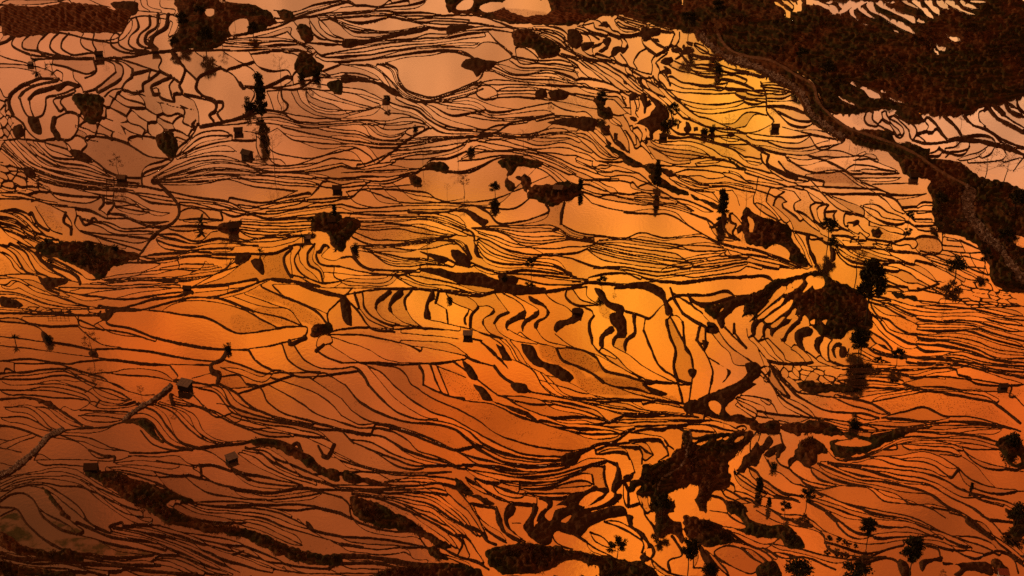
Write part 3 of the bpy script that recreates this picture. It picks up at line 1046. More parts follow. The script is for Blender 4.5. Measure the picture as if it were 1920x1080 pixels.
B|1300 655 1360 660 1350 720 1310 740 1240 770 1210 800 1190 780 1200 745 1290 700
1150 570 1180 600 1270 650 1300 680
1200 800 1250 840 1300 870 1400 900 1540 970 1700 1060
12|1270 540 1260 580 1310 630 1440 640
1300 540 1340 600 1450 640
1380 540 1380 580 1450 640
B|1420 535 1470 550 1500 610 1590 650 1590 690 1500 650 1450 590
1370 650 1410 670 1420 700
20|1420 700 1400 730 1410 850
1410 850 1440 890 1540 940
1440 890 1560 980 1700 1050 1900 1080
B|1530 760 1540 780 1480 830 1470 880 1450 870 1450 820
B|1510 690 1580 680 1610 760 1600 820 1550 830 1530 880 1520 830 1550 790 1510 730
D|1450 650 1500 645 1520 690 1560 690 1540 720 1460 690
10|1475 880 1540 920 1620 1000 1720 1060
1530 870 1610 910 1700 980 1840 1060
B|1635 680 1650 680 1660 740 1662 800 1610 850 1600 900 1585 870 1600 820 1640 790 1635 720
1600 670 1700 700 1720 710 1800 640 1850 600
12|1710 710 1700 780
16|1700 780 1740 880 1790 980 1900 1060
B|1530 540 1740 510 1810 550 1830 600 1860 680 1840 690 1800 600 1740 560
14|1860 685 1830 720
22|1830 720 1850 820 1880 890 1870 980 1890 1060
18|1850 540 1870 590 1920 680
1850 690 1890 690 1920 720
B|0 580 30 600 60 700 60 760 30 750 0 660
14|30 600 100 680 160 760 300 785
20|80 590 100 650
100 650 160 720 240 760 300 785
14|120 570 130 650 200 720 290 760
0 770 90 760 240 770 460 765 660 785
240 745 420 760
12|0 800 100 800 280 835 400 870 440 890
M|20 780 100 775 260 830 380 880 300 860 120 810
0 830 160 890 240 940 440 965 640 950 700 940
14|380 860 440 900
340 830 500 840 620 860 710 920
380 860 540 890 720 930
340 790 540 810 660 830
12|700 820 790 840
B|780 840 830 870 940 1000 920 980 850 920
B|870 860 920 890 960 950 920 950 890 900
B|1010 860 1080 870 1110 930 1230 980 1310 1050 1290 1065 1150 1000 1060 950 1020 900
D|1050 880 1100 920 1110 950 1230 1000 1270 1040 1180 1000 1090 950
D|1240 890 1300 880 1420 940 1480 1000 1440 1010 1300 970 1240 920
20|1210 880 1240 940 1330 980 1420 1030 1450 1060
18|1230 880 1300 880 1430 930 1480 1000 1580 1030 1700 1070
D|1110 870 1190 870 1240 940 1330 985 1400 1080 1330 1060 1290 1000 1130 930
14|700 930 780 960
20|860 980 900 1030 960 1070
780 960 860 980
10|840 820 910 870 940 930 1000 960 1080 1010 1120 1080
f2|950 840 1000 900 1050 970 1150 1030 1200 1080
B|680 950 720 970 770 1060 730 1050 700 1000
0 970 200 960 340 970 520 970 600 1000 700 1040
M|560 990 700 1040 720 1080 580 1080
0 900 50 930 100 950
18|440 980 460 1010 460 1080
14|0 1000 80 990 130 1040 150 1080
10|80 960 230 1020 280 1080
12|200 965 340 1000 400 1080
16|500 970 540 1080
12|540 980 580 1080
T 1280 360
S60|1620 0 1600 60 1610 120 1650 190 1700 250
S42|1700 250 1780 320 1850 420 1920 500
V|1380 0 1920 0 1920 570 1800 550 1740 500 1700 360 1560 250 1430 200 1400 130 1410 60
P|1860 250 1920 260 1920 310 1870 290
P|1830 220 1850 220 1860 250 1840 250
1170 20 1370 10
1220 80 1320 80 1340 60 1400 60
f1|1240 110 1410 100
1270 120 1420 120
1280 150 1400 155
f1|1300 190 1420 190
1380 220 1440 210
12|860 10 1080 15 1170 40 1210 80 1260 140 1290 190 1340 215 1450 225
f1|1050 5 1200 60 1240 120
14|1060 0 1150 30 1240 110
840 0 900 40 1010 110 1020 140
900 30 980 50 1060 80 1130 140 1270 170
M|1290 190 1450 225 1450 265 1320 265 1250 200 1100 130 1150 110
10|1460 230 1460 320
1480 250 1560 280 1590 340
1490 270 1560 280
1480 300 1580 310
D|1320 270 1440 270 1450 330 1330 330
1310 265 1440 270 1460 325 1330 330 1310 265
1050 180 1150 170 1240 220 1310 270
1130 280 1260 260 1310 290 1320 325
D|1050 180 1150 180 1240 240 1180 270 1100 230
1460 325 1560 340 1700 340
1560 340 1620 430 1720 470
f1|1700 350 1700 400 1720 470
1590 360 1700 390
1610 420 1700 430
1560 270 1680 330
10|850 260 1000 300 1170 315 1320 325
f1|880 280 1000 310 1200 320
940 310 1080 350 1220 390 1380 450 1440 520
f1|1200 320 1380 380 1540 430 1680 500
f1|1340 330 1420 360 1560 410 1700 460
1380 340 1540 390 1580 380 1490 330
1220 390 1300 440 1440 520
900 310 960 370 1060 400 1260 470 1440 560
f1|1080 440 1250 520 1480 580
1060 480 1260 530 1290 570
14|1050 510 1190 560
880 330 900 370 960 400
C 50 2.2 0.3|1430 500 1720 510 1880 590 1900 640 1640 650 1480 600 1420 560
V|1170 570 1220 570 1300 560 1460 600 1420 625 1250 600 1180 600
14|1440 520 1300 560 1220 570
0 110 130 150
10|130 150 180 190 200 230 300 270
10|0 170 100 230 200 280 400 330 560 390 690 440
18|175 195 230 155
B|230 110 245 120 240 200 300 270 260 250 225 200
18|265 130 270 170 300 180 280 230 320 270
B|300 200 340 185 340 210 310 230
10|320 130 390 170 400 220 360 230
250 110 340 110 390 140
8|280 120 320 160 340 190
V|400 130 480 160 600 190 630 250 660 340 700 400 700 440 650 400 520 340 420 320 320 260 380 230 400 190
P|480 320 530 290 600 350 600 380 540 350
24|700 240 715 320 740 350 780 450
14|820 300 860 300 840 380
12|840 380 900 480
620 220 700 240 820 290
18|850 310 900 380
14|480 20 480 60 510 90
510 90 560 130 620 200
20|540 30 520 70
520 70 600 140 620 200
22|590 50 560 90
22|650 60 630 90 650 110
650 110 650 160 720 220 800 270
M|650 0 700 0 720 90 740 180 780 230 700 190 640 110 660 60
16|680 0 720 70 730 150 800 210
20|740 60 760 100 760 150 790 180
22|800 80 800 120 790 170
12|790 170 860 210 900 250
22|860 110 860 150
12|860 150 940 230
22|920 130 900 180
12|900 180 960 240
20|950 180 1000 160 990 210 1060 250
12|700 0 780 60 880 100 990 130 1050 180
24|1040 180 1060 220
C 40 1.5 0.5|850 90 1050 130 1060 240 920 240
800 260 900 280 1000 280
f2|820 210 920 240 1060 260 1180 310
400 0 410 60 540 180 600 190
330 0 400 90 510 150
0 60 200 80 280 100 400 130
f2|0 10 120 60 250 90 380 120
B|160 275 240 290 300 320 200 290
0 245 120 240 180 280
f2|0 300 200 310 250 320
250 320 480 390 600 430 690 450
f1|250 320 240 340 420 370 560 410
f2|0 380 120 350 240 340
f1|0 420 200 380 380 370 560 420 660 450
f3|0 470 200 440 400 400 600 450 640 460
40 440 60 410 120 390
16|0 520 150 490 300 475 490 480 500 500
12|500 500 600 480 700 455 780 470
f0|12|0 580 140 580 260 560 290 590
14|290 590 400 580 430 540 490 490
20|290 590 100 630 70 620 30 580
B|40 590 100 640 220 620 300 590 420 570 500 520 600 490 700 455 600 515 500 560 440 610 300 650 260 700 220 770 190 700 230 650 110 650
V|620 560 800 480 860 510 980 570 1060 650 1060 760 1000 800 900 800 860 830 780 790 740 690 660 700 620 620
F|620 560 800 480 860 510 980 570 1060 650 1060 760 1000 800 900 800 860 830 780 790 740 690 660 700 620 620
B|220 690 300 640 440 600 560 530 700 455 800 480 800 560 700 600 640 650 700 700 740 760 640 840 560 830 480 820 440 800 380 760 300 750 260 700
P|620 530 650 480 680 490 660 530
P|580 570 620 510 630 520 600 570
P|680 560 710 480 740 470 745 520 700 560
P|752 480 790 480 790 540 752 545
P|370 700 440 660 520 590 580 530 582 560 480 650 420 695
P|410 800 430 710 500 675 610 600 610 620 530 700 450 760 430 810
P|480 820 500 720 560 690 635 650 620 690 560 730 505 790 495 830
P|555 830 580 745 645 695 650 712 600 770 575 830
P|240 710 260 690 330 680 290 740 270 780 250 750
P|325 770 345 700 395 690 360 740 340 790
P|680 700 695 690 703 745 680 740
P|720 720 740 715 735 745
P|780 730 810 720 805 740
12|240 760 300 830 380 900 500 960
20|290 740 290 790
14|290 790 360 880 460 950
16|340 790 400 850 480 930 560 970
18|380 750 390 820
14|390 820 470 880 540 960
18|420 800 430 850
12|430 850 520 910 560 960
430 840 480 820
18|490 780 480 850
12|480 850 540 910 570 930
B|560 800 640 740 655 760 580 830 565 870 545 840
12|560 850 620 900 700 970
B|640 790 720 760 740 790 680 830 670 890 640 860
12|640 860 740 940 800 970
B|760 810 790 820 770 860 780 920 750 890 740 850
12|760 910 820 960 900 980
24|840 830 820 870
12|820 870 850 930 920 960
28|880 850 855 890 870 920
28|920 870 900 930
18|420 940 500 960 620 970 730 960
f1|740 960 850 990 1000 1000 1200 990
940 930 1100 960 1200 970
8|1000 800 1060 850 1150 890
8|980 860 1080 880 1140 900
14|1080 840 1160 890
16|1040 640 1100 720 1200 810 1300 850 1500 870 1640 900 1740 940 1920 945
f4|1080 630 1180 700 1250 760 1420 780 1600 780 1760 830 1920 870
f5|1060 590 1200 620 1450 660 1640 650 1920 700
M|1200 760 1420 790 1600 790 1780 850 1920 890 1920 930 1640 880 1400 850 1250 810
1200 610 1290 640 1440 640 1640 650 1900 640
f1|1460 600 1560 610 1740 620 1920 640
1060 570 1180 600 1440 620
10|1060 710 1120 790 1200 880 1300 920 1440 920 1560 900 1700 930 1920 960
f2|1060 800 1150 900 1300 950 1500 940 1700 990 1920 1010
14|1200 900 1300 935 1500 945 1700 970 1920 980
1000 860 1150 930 1300 960 1500 960 1700 1000 1920 1030
1000 1040 1120 1010 1300 1030 1440 990 1600 980 1800 1040 1920 1060
f1|900 1000 1100 990 1400 970 1600 960 1800 1010 1920 1040
f2|860 1060 1000 1060 1250 1060
1250 1080 1400 1040 1600 1050 1800 1080
B|350 970 380 960 440 980 440 1020 360 1080 300 1080 360 1020
20|0 740 10 850
14|10 850 50 930 60 1010 50 1080
24|95 760 80 830
16|80 830 150 950 170 1020 160 1080
B|30 1000 80 1000 60 1060
B|130 740 190 740 210 780 150 790 140 760
150 770 220 860 260 900 290 970 370 980
200 770 250 850 330 920 420 970
18|130 770 130 840
B|110 830 150 840 130 900 200 960 270 1020 250 1060 220 1080 250 1020 140 920
14|0 680 90 740 130 760
0 600 60 640 150 730
14|30 580 60 640 110 680
V|120 660 240 630 210 680 190 710
C 45 1.5 0.5|440 980 700 960 820 1010 900 1080 460 1080
T 0 720
K14|960 10 870 90 780 140 700 200
K22|350 262 270 300 220 360 140 430 60 490 -10 520
0 30 100 35 300 40 500 110 420 150 370 130
16|0 85 180 80 280 110 340 150 400 190 460 230
V|160 85 280 100 350 150 400 170 340 160 260 120
230 0 330 0 500 45
380 0 490 40 570 95
480 50 530 20
520 20 600 50 740 95
590 0 740 50 800 65 870 60
16|560 95 540 125
560 95 680 110 740 90
f1|500 110 540 130 700 130 780 110
450 150 560 150 740 155
f1|440 180 560 180 700 190
20 130 170 140 220 180 300 250 370 260
M|20 90 160 90 140 110 30 115
0 190 150 190 250 240 300 270
12|0 235 100 250 240 300
0 340 80 310 180 280
0 360 60 370 120 380
0 440 80 460
40 360 100 330 190 300
0 310 60 320
200 130 270 140 330 190 400 230 520 240
16|300 270 460 250 600 240 760 200 830 200 870 240 920 310 980 350 1080 370
V|700 220 830 210 880 270 920 330 840 290 790 240
340 290 520 310 640 360 730 380
300 305 440 330 500 370
18|500 370 560 395 640 405
10|790 260 850 330 960 370 1080 370
12|730 385 860 385 1000 375 1150 370 1240 420 1310 480 1420 540 1560 570 1700 580
560 430 640 430 760 400 880 410
640 440 780 430 900 440 1020 460
200 430 420 425 560 430
190 430 210 400 300 430
720 400 880 410 1010 410 1060 450 1200 455 1330 500
880 430 1100 470
18|1130 480 1135 530
600 465 700 465 850 490 1030 515 1060 510
16|560 495 680 495 780 520 880 560 960 600
860 490 940 580 1000 620 1090 660
1030 510 1150 600 1300 640 1490 660
1060 510 1200 550 1300 590 1350 630 1500 650
14|800 125 880 160 940 240 1040 340 1120 360
10|850 110 960 150 1060 250 1180 330 1280 340
f1|900 100 1100 180 1150 270 1240 320 1380 320
970 60 1140 140 1230 185 1310 160
f2|980 110 1200 150 1350 230 1500 290 1650 295
24|960 60 970 110
10|1120 25 1200 40 1310 160 1460 200 1700 240 1800 270 1880 340
f1|1300 180 1500 240 1700 290 1820 300
12|1150 0 1240 20 1300 120 1420 170 1700 230 1800 250 1920 250
14|1240 0 1330 50 1400 120 1560 190 1760 230
12|1370 0 1460 20 1500 90 1580 160 1700 200 1920 250
1460 10 1490 0 1560 30 1700 110 1780 170 1920 220
14|1440 20 1500 0
1650 0 1780 50 1870 120 1920 180
1800 0 1920 80
16|1130 360 1240 345 1380 330 1470 310 1560 320 1700 380
V|1380 320 1500 310 1620 350 1740 400 1820 470 1920 500 1920 540 1780 500 1660 420 1560 360 1440 340
10|1380 360 1500 380 1560 440 1700 520 1850 560 1920 580
f2|1340 390 1420 450 1560 520 1700 570
1380 350 1460 380 1540 440 1650 500 1820 560 1920 600
20|1310 480 1400 535
22|1680 340 1690 370
18|1790 350 1820 410
28|1880 340 1850 410
M|1340 590 1500 610 1700 590 1800 600 1700 630 1450 630 1360 610
16|1300 590 1380 600 1500 615 1740 590 1810 610 1920 640
12|1090 480 1150 520 1220 560 1330 590
1490 655 1650 640 1820 610
1100 660 1260 660 1500 680 1700 680 1920 720
V|460 480 560 500 680 500 780 540 900 580 1080 660 1040 660 960 650 940 690 1000 720 1200 790 1350 800 1500 860 1640 920 1800 960 1920 970 1920 1020 1800 1020 1600 980 1450 910 1340 860 1150 830 1000 790 900 760 870 730 790 690 700 650 640 600 540 540
12|1050 660 1160 680 1260 690 1450 700 1600 740 1680 780 1760 820 1920 860
f1|1000 670 1100 720 1300 760 1460 790 1600 860 1700 910
950 680 1050 740 1250 780 1380 780
1680 760 1740 820 1830 870 1920 900
1280 680 1500 690 1640 740
B|1720 770 1760 800 1770 830 1740 820
0 540 100 510 200 495 330 470 420 480 520 540 620 600 720 650
f2|0 600 80 560 200 535 340 540 460 570 560 650 680 740 780 790 900 790
12|0 640 80 590 150 570 260 570 350 620 450 700 500 780 620 840
12|0 660 60 620 120 610 180 640 240 740 330 810 430 850
12|240 580 300 640 350 720 420 790 470 830 430 850
V|250 590 330 660 370 720 400 770 350 740 300 680
14|0 690 90 700 150 780 260 880 400 950 540 960
10|0 740 80 700
14|440 780 600 850 800 900 930 940
12|440 850 560 880 760 930 900 960
780 790 870 790 1060 850 1300 920 1480 990 1620 1050 1900 1070
f2|640 800 800 830 1000 900 1200 990 1350 1060
f2|620 840 700 860 880 900 1000 960 1150 1040 1250 1080
14|620 800 680 780
18|740 800 770 790
480 490 600 550 720 600 760 690
f1|440 570 560 620 700 700 780 760 870 790
V|0 830 60 860 140 910 280 940 450 950 470 980 300 990 150 960 60 940 0 900
16|450 970 600 1000 800 1020 900 1020
16|460 960 700 980 860 965
22|0 950 100 980 280 990 500 1010 700 1030 900 1060 1100 1080
12|0 970 200 1010 350 1010 500 1050 600 1080
850 1000 880 970 960 960 1100 1000 1200 1060 1300 1080
f2|850 1000 960 1030 1080 1080
V|0 1010 150 1030 300 1050 430 1070 430 1080 200 1080 0 1040
G|0 760 80 720 200 870 300 930 100 890 0 840
G|240 760 460 840 410 850 300 790
G|280 890 420 940 700 970 860 960 740 930 500 870
1600 1030 1620 1060
16|1310 960 1370 940
T 640 720
10|0 80 60 150 130 200 300 240 480 300 640 375
12|40 0 100 90 250 180 390 220 500 225 640 260 760 350 900 430 1050 460 1240 450
12|150 0 220 80 330 170 420 200 550 210 700 260 800 340 950 400 1100 430 1240 430
10|230 0 300 80 400 150 480 190 540 195
10|300 0 400 90 500 150 640 200 720 250 860 330 1000 390 1250 415
10|390 0 520 80 680 150 780 210 870 280 1000 330 1180 370 1340 375 1440 350
460 0 560 50 700 90 850 110 1000 180 1090 210
B|740 0 790 10 850 95 800 90 770 40
14|540 0 560 40 690 80
M|590 0 730 0 790 90 640 50
12|800 0 880 60
B|850 95 1000 140 1060 165 1100 210 1060 195 960 150
10|1100 210 1250 260 1400 280 1570 285
B|950 0 1050 10 1060 40 1000 50
10|900 65 1030 70 1200 110 1380 160 1500 210
12|880 60 900 65 1000 120 1160 185 1350 185 1500 215
1160 190 1240 220 1400 230 1600 270
1500 215 1570 170
10|1060 40 1250 80 1440 130 1570 170 1920 180
1520 210 1560 200 1900 208
1400 230 1560 240 1700 235 1920 235
1100 0 1160 50 1400 110 1560 160 1720 170 1920 180
f2|1200 0 1250 50 1440 85 1600 90 1700 140 1920 170
1300 0 1450 80 1700 90 1920 140
1700 110 1780 90 1920 130
D|1330 0 1700 0 1800 60 1880 80 1900 110 1700 70 1500 60 1380 40
12|1500 0 1600 40 1780 90 1920 110
B|1690 0 1780 30 1840 60 1800 70 1740 50
12|1570 285 1640 250 1800 250 1880 240 1920 260
0 180 100 230 190 225
12|190 225 300 250 420 290 540 340 640 375
12|640 375 750 350
14|190 230 170 280
12|0 220 100 250 230 250 380 320 420 370 530 410 640 460
12|0 265 120 280 220 290 360 370 540 430 640 460
60 310 150 320 300 400 480 460
60 320 150 360 300 420 400 460 480 460
12|0 265 70 330
480 458 640 460 680 460
0 400 100 450 250 490 400 495 620 490
f1|0 430 150 480 300 510 460 510 620 495
0 500 200 500 300 550 380 520 480 515
14|640 370 700 410 760 450 860 465 1000 490 1200 490 1280 470
12|640 260 760 360 900 440 1100 470 1280 460
10|680 455 800 460 900 490
12|1240 430 1320 400 1360 385 1440 340 1520 330 1620 260
B|1230 430 1350 390 1330 430 1280 470 1240 450
650 470 800 490 1000 520 1200 510 1350 470 1400 455 1500 430
690 460 820 520 1000 550 1200 550 1380 500 1410 510
14|1410 510 1420 570
820 520 1000 580 1130 585 1380 550 1420 570
1000 550 1000 600
10|1050 610 1200 615 1290 620
1000 585 1050 610 1000 620 850 560
10|1300 460 1400 420 1500 430 1550 450
18|1550 450 1560 490
1420 460 1480 460
18|1480 460 1480 540 1500 600
12|1440 390 1600 395 1640 490 1640 515
1430 370 1480 350 1670 355
18|1670 355 1695 390 1690 450
12|1480 340 1600 330 1720 330
16|1720 330 1750 400
10|1640 310 1800 310
14|1800 310 1840 350 1840 400
12|1680 270 1800 300 1850 360 1860 400
10|1640 280 1720 290 1800 310
B|1290 620 1400 590 1430 570 1450 590 1500 580 1500 600 1580 620 1530 680 1400 720 1600 700 1610 720 1480 760 1400 800 1330 860 1300 850 1200 830 1180 900 1100 900 1060 840 1100 790 1150 720 1200 690
P|1340 680 1360 650 1450 610 1470 620 1440 640 1370 690
P|1370 700 1480 650 1520 610 1530 620 1480 670
P|1240 775 1290 740 1260 780
P|1150 750 1200 690 1260 690 1200 710 1170 770
B|1530 540 1560 470 1580 520 1580 560 1550 600 1560 660 1520 620
B|1580 540 1650 510 1640 540 1590 550
20|1590 540 1610 590 1610 690
V|1690 480 1800 420 1920 370 1920 600 1870 610 1850 700 1780 770 1740 720 1730 640 1680 570 1650 590 1620 560
14|1610 700 1690 670
18|1670 580 1670 650 1700 720
B|870 690 900 740 920 820 990 870 1030 895 980 880 890 810 865 740
B|940 680 985 695 970 730 940 760 950 810 1000 860 1040 890 980 850 920 790 910 740
12|700 530 820 600 960 680
10|750 540 860 640 1090 680
10|850 560 1000 620 1100 640
1100 640 1100 680
B|1080 670 1110 690 1080 780 1110 870 1150 900 1080 880 1020 800 1060 740
B|1110 640 1180 640 1190 680 1140 740 1100 780 1120 720 1160 680 1150 660
960 780 1010 785
10|730 670 870 700
10|740 680 800 800 930 890
12|640 540 660 570 760 640 870 700
V|640 540 760 620 860 680 820 680 740 630 650 575
D|840 550 1000 580 1040 610 960 600 860 570
14|1480 770 1550 800 1640 850 1700 900 1690 950
B|1600 730 1640 740 1640 800 1700 840 1730 880 1770 960 1740 990 1700 1000 1680 980 1720 920 1680 860 1610 780
P|1720 930 1740 930 1735 970 1720 960
12|1400 830 1480 870 1520 920
22|1290 830 1380 890
14|1380 890 1440 930 1520 970
B|1690 650 1720 740 1760 790 1800 860 1780 870 1740 800 1700 740
V|1800 640 1870 650 1870 720 1920 800 1920 900 1860 850 1770 870 1760 780
P|1840 740 1900 730 1920 770 1870 770
18|1860 860 1900 920 1920 960 1840 1000 1850 1050
16|1740 985 1840 1060 1920 1080
V|0 500 120 520 240 560 300 570 130 560 0 530
12|0 590 200 590 440 570 560 560 640 580 700 650 760 740 820 860
f2|0 600 200 610 360 620 500 650 600 720 700 800 760 850
f2|200 640 300 660 480 760 620 870 660 930
12|60 620 200 640 350 700 500 770 600 830 680 900 660 950
0 570 200 570 440 570
f1|450 515 600 530 640 540
560 560 600 620
440 560 500 600 590 620
M|100 660 240 660 400 740 300 720 180 670
V|40 640 180 660 300 720 420 780 480 830 560 880 620 920 560 920 480 870 360 830 200 800 100 760 60 710
12|0 640 40 680 60 750 160 800 300 830 420 840 480 920 560 960 740 1040
0 730 60 760
10|0 860 200 870 480 920
V|480 920 560 940 610 1000 560 990 500 960
0 910 200 930 380 940 400 980 480 990
18|0 900 120 920
f0|30|0 970 150 975 300 995 440 1020 600 1020
22|0 1010 200 1010 400 1050 700 1060
V|260 1040 440 1020 700 1020 780 1040 800 1080 180 1080
0 1065 200 1065
12|640 850 700 860 760 940 800 1000
20|700 800 790 840 820 880 870 900
12|560 910 640 960 760 1000 830 1040
12|680 860 720 960
V|810 940 900 910 1060 900 1200 910 1400 960 1560 980 1700 1010 1800 1080 1450 1080 1400 1030 1300 990 1200 1040 1100 1070 900 1060 820 1000
P|1310 1000 1350 1010 1350 1080 1310 1080
P|1400 1030 1440 1030 1440 1080 1400 1080
14|1180 830 1200 880 1260 920 1300 930
T 1280 720
V|0 360 60 330 160 300 260 270 340 250 420 260 420 310 350 400 280 490 270 560 230 610 160 640 160 700 130 760 70 720 70 560 0 590
P|120 345 170 330 130 340
P|260 450 300 380 340 290 350 280 335 350 290 430
P|300 460 330 400 400 290 430 265 440 290 415 350 350 420 320 470
B|320 470 350 400 440 330 490 280 520 310 480 360 410 410 400 460 340 500
B|460 400 540 340 580 340 580 370 530 420 540 460 510 430 470 420
22|550 270 575 350
14|440 270 500 290
B|590 450 630 420 640 370 700 300 800 340 820 380 760 400 760 440 700 470 640 430 600 470
V|640 370 700 300 800 340 820 380 760 400 720 460 660 430
B|0 130 100 80 240 20 280 0 420 0 370 30 280 90 240 140 290 190 440 220 540 210 550 270 440 270 360 230 230 200 100 170 0 150
V|440 210 540 210 550 260 500 280 440 250
P|150 100 180 90 210 120 200 170 160 140
P|20 30 60 60 80 90 30 50
P|80 0 150 0 140 40 110 60
8|0 200 120 220 180 270 60 300
0 170 130 190 240 220
12|60 300 160 290 260 260
10|240 210 340 230 370 250
300 80 380 120 420 150 420 190
f1|330 60 420 70 500 110 530 160
440 75 500 100 490 120 440 90
14|500 0 560 80 650 140 730 190
18|550 0 600 70
16|580 0 640 60 700 100 800 150 960 165
V|640 0 860 0 960 30 800 50 700 50
10|600 0 640 40 740 60 900 80 1060 110 1160 165
18|960 165 1020 165 1110 185
M|700 80 900 90 1050 130 1130 170 1000 150 800 140
420 150 520 170 620 180 730 190
300 120 420 190 520 210
f1|520 170 560 200 640 230
550 235 640 230 720 190
730 190 900 210 1060 230 1240 240 1460 200
f1|760 200 900 260 1060 270 1240 245
980 240 1020 235 1100 260 1060 280
10|1060 105 1230 70 1380 40 1560 65 1750 100
16|1750 100 1820 150 1900 220
M|1100 110 1380 50 1700 90 1760 140 1860 230 1700 190 1480 170 1360 130 1180 170
12|1120 185 1240 160 1360 130 1480 180 1600 180 1760 220 1900 270
1120 190 1280 200 1400 215 1500 190
860 60 960 80 1080 60 1240 30
1000 20 1300 20 1500 20 1600 40
f1|1240 20 1400 40 1660 40 1860 60 1920 120
14|1850 30 1840 60
1680 0 1920 20
M|1600 20 1780 20 1920 40 1900 60 1680 40
14|1500 210 1740 230 1880 260
V|550 240 700 210 800 210 900 260 1060 300 1240 250 1400 240 1240 290 1000 400 860 400 820 330 1000 310 800 280 680 270
P|860 340 1000 315 1060 330 960 350
10|1060 290 1250 250 1450 220 1650 210 1800 240
f2|1060 310 1250 270 1500 280 1650 260 1800 250
1250 270 1400 270 1650 290 1780 330
850 410 1000 410 1100 370 1250 300 1440 300 1600 290 1780 330
f1|880 430 1000 420 1250 330 1500 320 1700 350 1780 370
1230 340 1400 350 1540 370 1570 400 1450 395
820 380 860 420 920 435
14|1000 415 1080 380 1200 370
1060 410 1250 400 1350 380 1430 400 1550 470
780 440 1000 440 1100 410 1250 430 1400 450 1500 520
1580 370 1650 420 1760 460 1920 490
1560 400 1650 460 1700 520 1750 575 1920 600
1540 370 1580 370 1500 330
10|1550 470 1600 520 1700 570 1900 600
16|820 450 960 460 1180 480 1360 500 1480 540 1560 590 1700 630 1860 680 1910 715
20|1520 520 1550 480
16|760 450 880 500 1000 540 1100 545 1240 570 1400 620 1480 680 1600 740 1700 830 1850 960 1920 1020
12|840 460 1000 480 1200 530 1400 570 1500 630 1640 700 1690 740
720 470 840 530 940 560 1060 600 1120 650 1250 670 1380 690 1480 750
780 600 940 570 1080 590
1080 590 1220 630 1260 660 1420 680 1560 730 1700 830
10|600 470 680 540 760 560 860 575
12|540 460 620 540 740 600 790 630 700 650
12|460 410 500 480 600 550 760 600
14|390 470 440 540 520 580
520 580 640 650 700 640
10|780 620 900 670 1080 710 1300 750 1460 830 1700 920 1780 960
f1|700 650 880 710 1060 760 1300 780 1420 840 1460 870
12|700 660 800 710 860 760 960 830 1060 850
B|800 720 860 750 910 790 850 770
10|300 500 420 570 500 620 560 640
260 570 340 640 440 670 540 730 700 750 820 840
14|620 770 720 800
f0|370 690 500 760 620 800 800 870 800 890
240 590 320 650 360 690 440 630 480 620
14|480 620 440 650
20|270 500 300 590
1060 850 1240 830 1440 860
820 840 960 890 1100 895 1240 875 1420 880 1560 920 1700 960
14|800 890 900 920 1020 950 1180 920 1240 905
10|1330 890 1370 900
180 640 240 650 250 720 370 800
150 715 250 725
V|240 660 340 680 380 760 460 790 580 800 660 870 690 920 600 920 540 870 400 860 300 820 0 800 0 740 100 760 200 790 360 800 300 740 250 700
P|270 840 330 840 340 880 300 870
P|370 860 420 870 430 900 390 895
P|450 870 500 880 490 900 460 895
14|260 830 360 900 480 920 540 870
V|0 800 260 820 340 890 240 900 160 930 60 880 0 840
10|490 900 600 920 800 960 940 985
14|940 985 1060 975 1140 970
14|450 920 560 980 700 980 860 1040
f1|300 890 440 930 520 990
12|180 945 240 915 330 930 400 980 450 1010 400 1060 300 1040 180 945
12|130 940 200 1030 260 1080
12|330 920 400 940 480 1000
B|90 900 130 940 200 1060 180 1080 120 1000
V|420 1020 520 1000 560 1080 420 1080
10|60 1030 130 1040 150 1080
10|60 900 60 1030
12|1020 1000 1200 990 1230 1020 1260 1080
B|1220 980 1260 1000 1280 1080 1240 1080
12|1370 905 1440 930 1450 970
B|1330 1000 1400 975 1470 975 1460 1000 1600 1000 1740 1020 1750 1060 1600 1050 1560 1080 1520 1070 1560 1040 1380 1010 1350 1050
V|1740 980 1800 1000 1840 1050 1760 1060
V|1760 330 1800 300 1860 290 1920 340 1920 480 1850 470 1800 400
P|1840 420 1880 400 1900 440 1870 450
V|1800 690 1860 720 1920 720 1920 850 1870 870 1840 850 1860 780 1820 740
14|1580 590 1700 660 1800 690
14|1690 740 1640 700
1400 690 1560 730 1650 800 1800 880 1920 990
f1|1600 750 1700 790 1760 870 1820 940 1900 1010
16|1730 765 1850 780
1690 740 1730 765 1800 840
1800 840 1860 835
1840 870 1900 940 1920 960
12|1700 960 1780 940 1860 980 1890 1060
24|1600 770 1660 820 1740 870
X 1085 45 1395 398
X 1402 362 1718 538
T 1080 40 6
B|300 0 350 0 370 40 350 75 310 50 250 50 290 30
B|720 80 760 50 820 50 830 90 880 70 950 80 960 130 930 160 880 170 820 200 760 215 745 190 750 170 710 150 730 120
B|840 170 880 200 920 200 940 240 900 230 850 200
B|50 270 150 235 210 240 160 300 80 330 60 310
B|180 290 220 255 280 240 300 200 340 170 400 180 390 250 370 300 320 340 260 360 240 340 290 300 330 270 300 240 240 290 190 320 200 380 180 340
B|395 360 420 310 500 290 550 300 580 240 590 300 560 350 520 375 500 350 440 390 400 385
18|790 300 710 350 660 430 645 470
645 470 690 540
740 170 745 230 800 300 900 370
830 190 900 240 1000 300
18|1000 320 940 360 870 400 850 440 860 520 850 590
20|1020 360 930 430 900 465
900 465 930 520 940 570
B|960 430 1040 400 1080 390 1110 440 1050 480 1080 500 1000 490 960 480 945 460
B|970 500 1020 520 1070 550 1080 600 1040 610 1060 680 1070 740 1050 740 1030 660 1000 600 960 560 1000 540
B|1060 290 1110 300 1190 310 1200 330 1140 350 1090 350
B|1200 310 1300 290 1340 340 1280 370 1180 400 1120 440 1100 420 1180 360
B|1200 260 1230 270 1220 310 1190 300
B|1230 230 1310 220 1310 290 1270 280
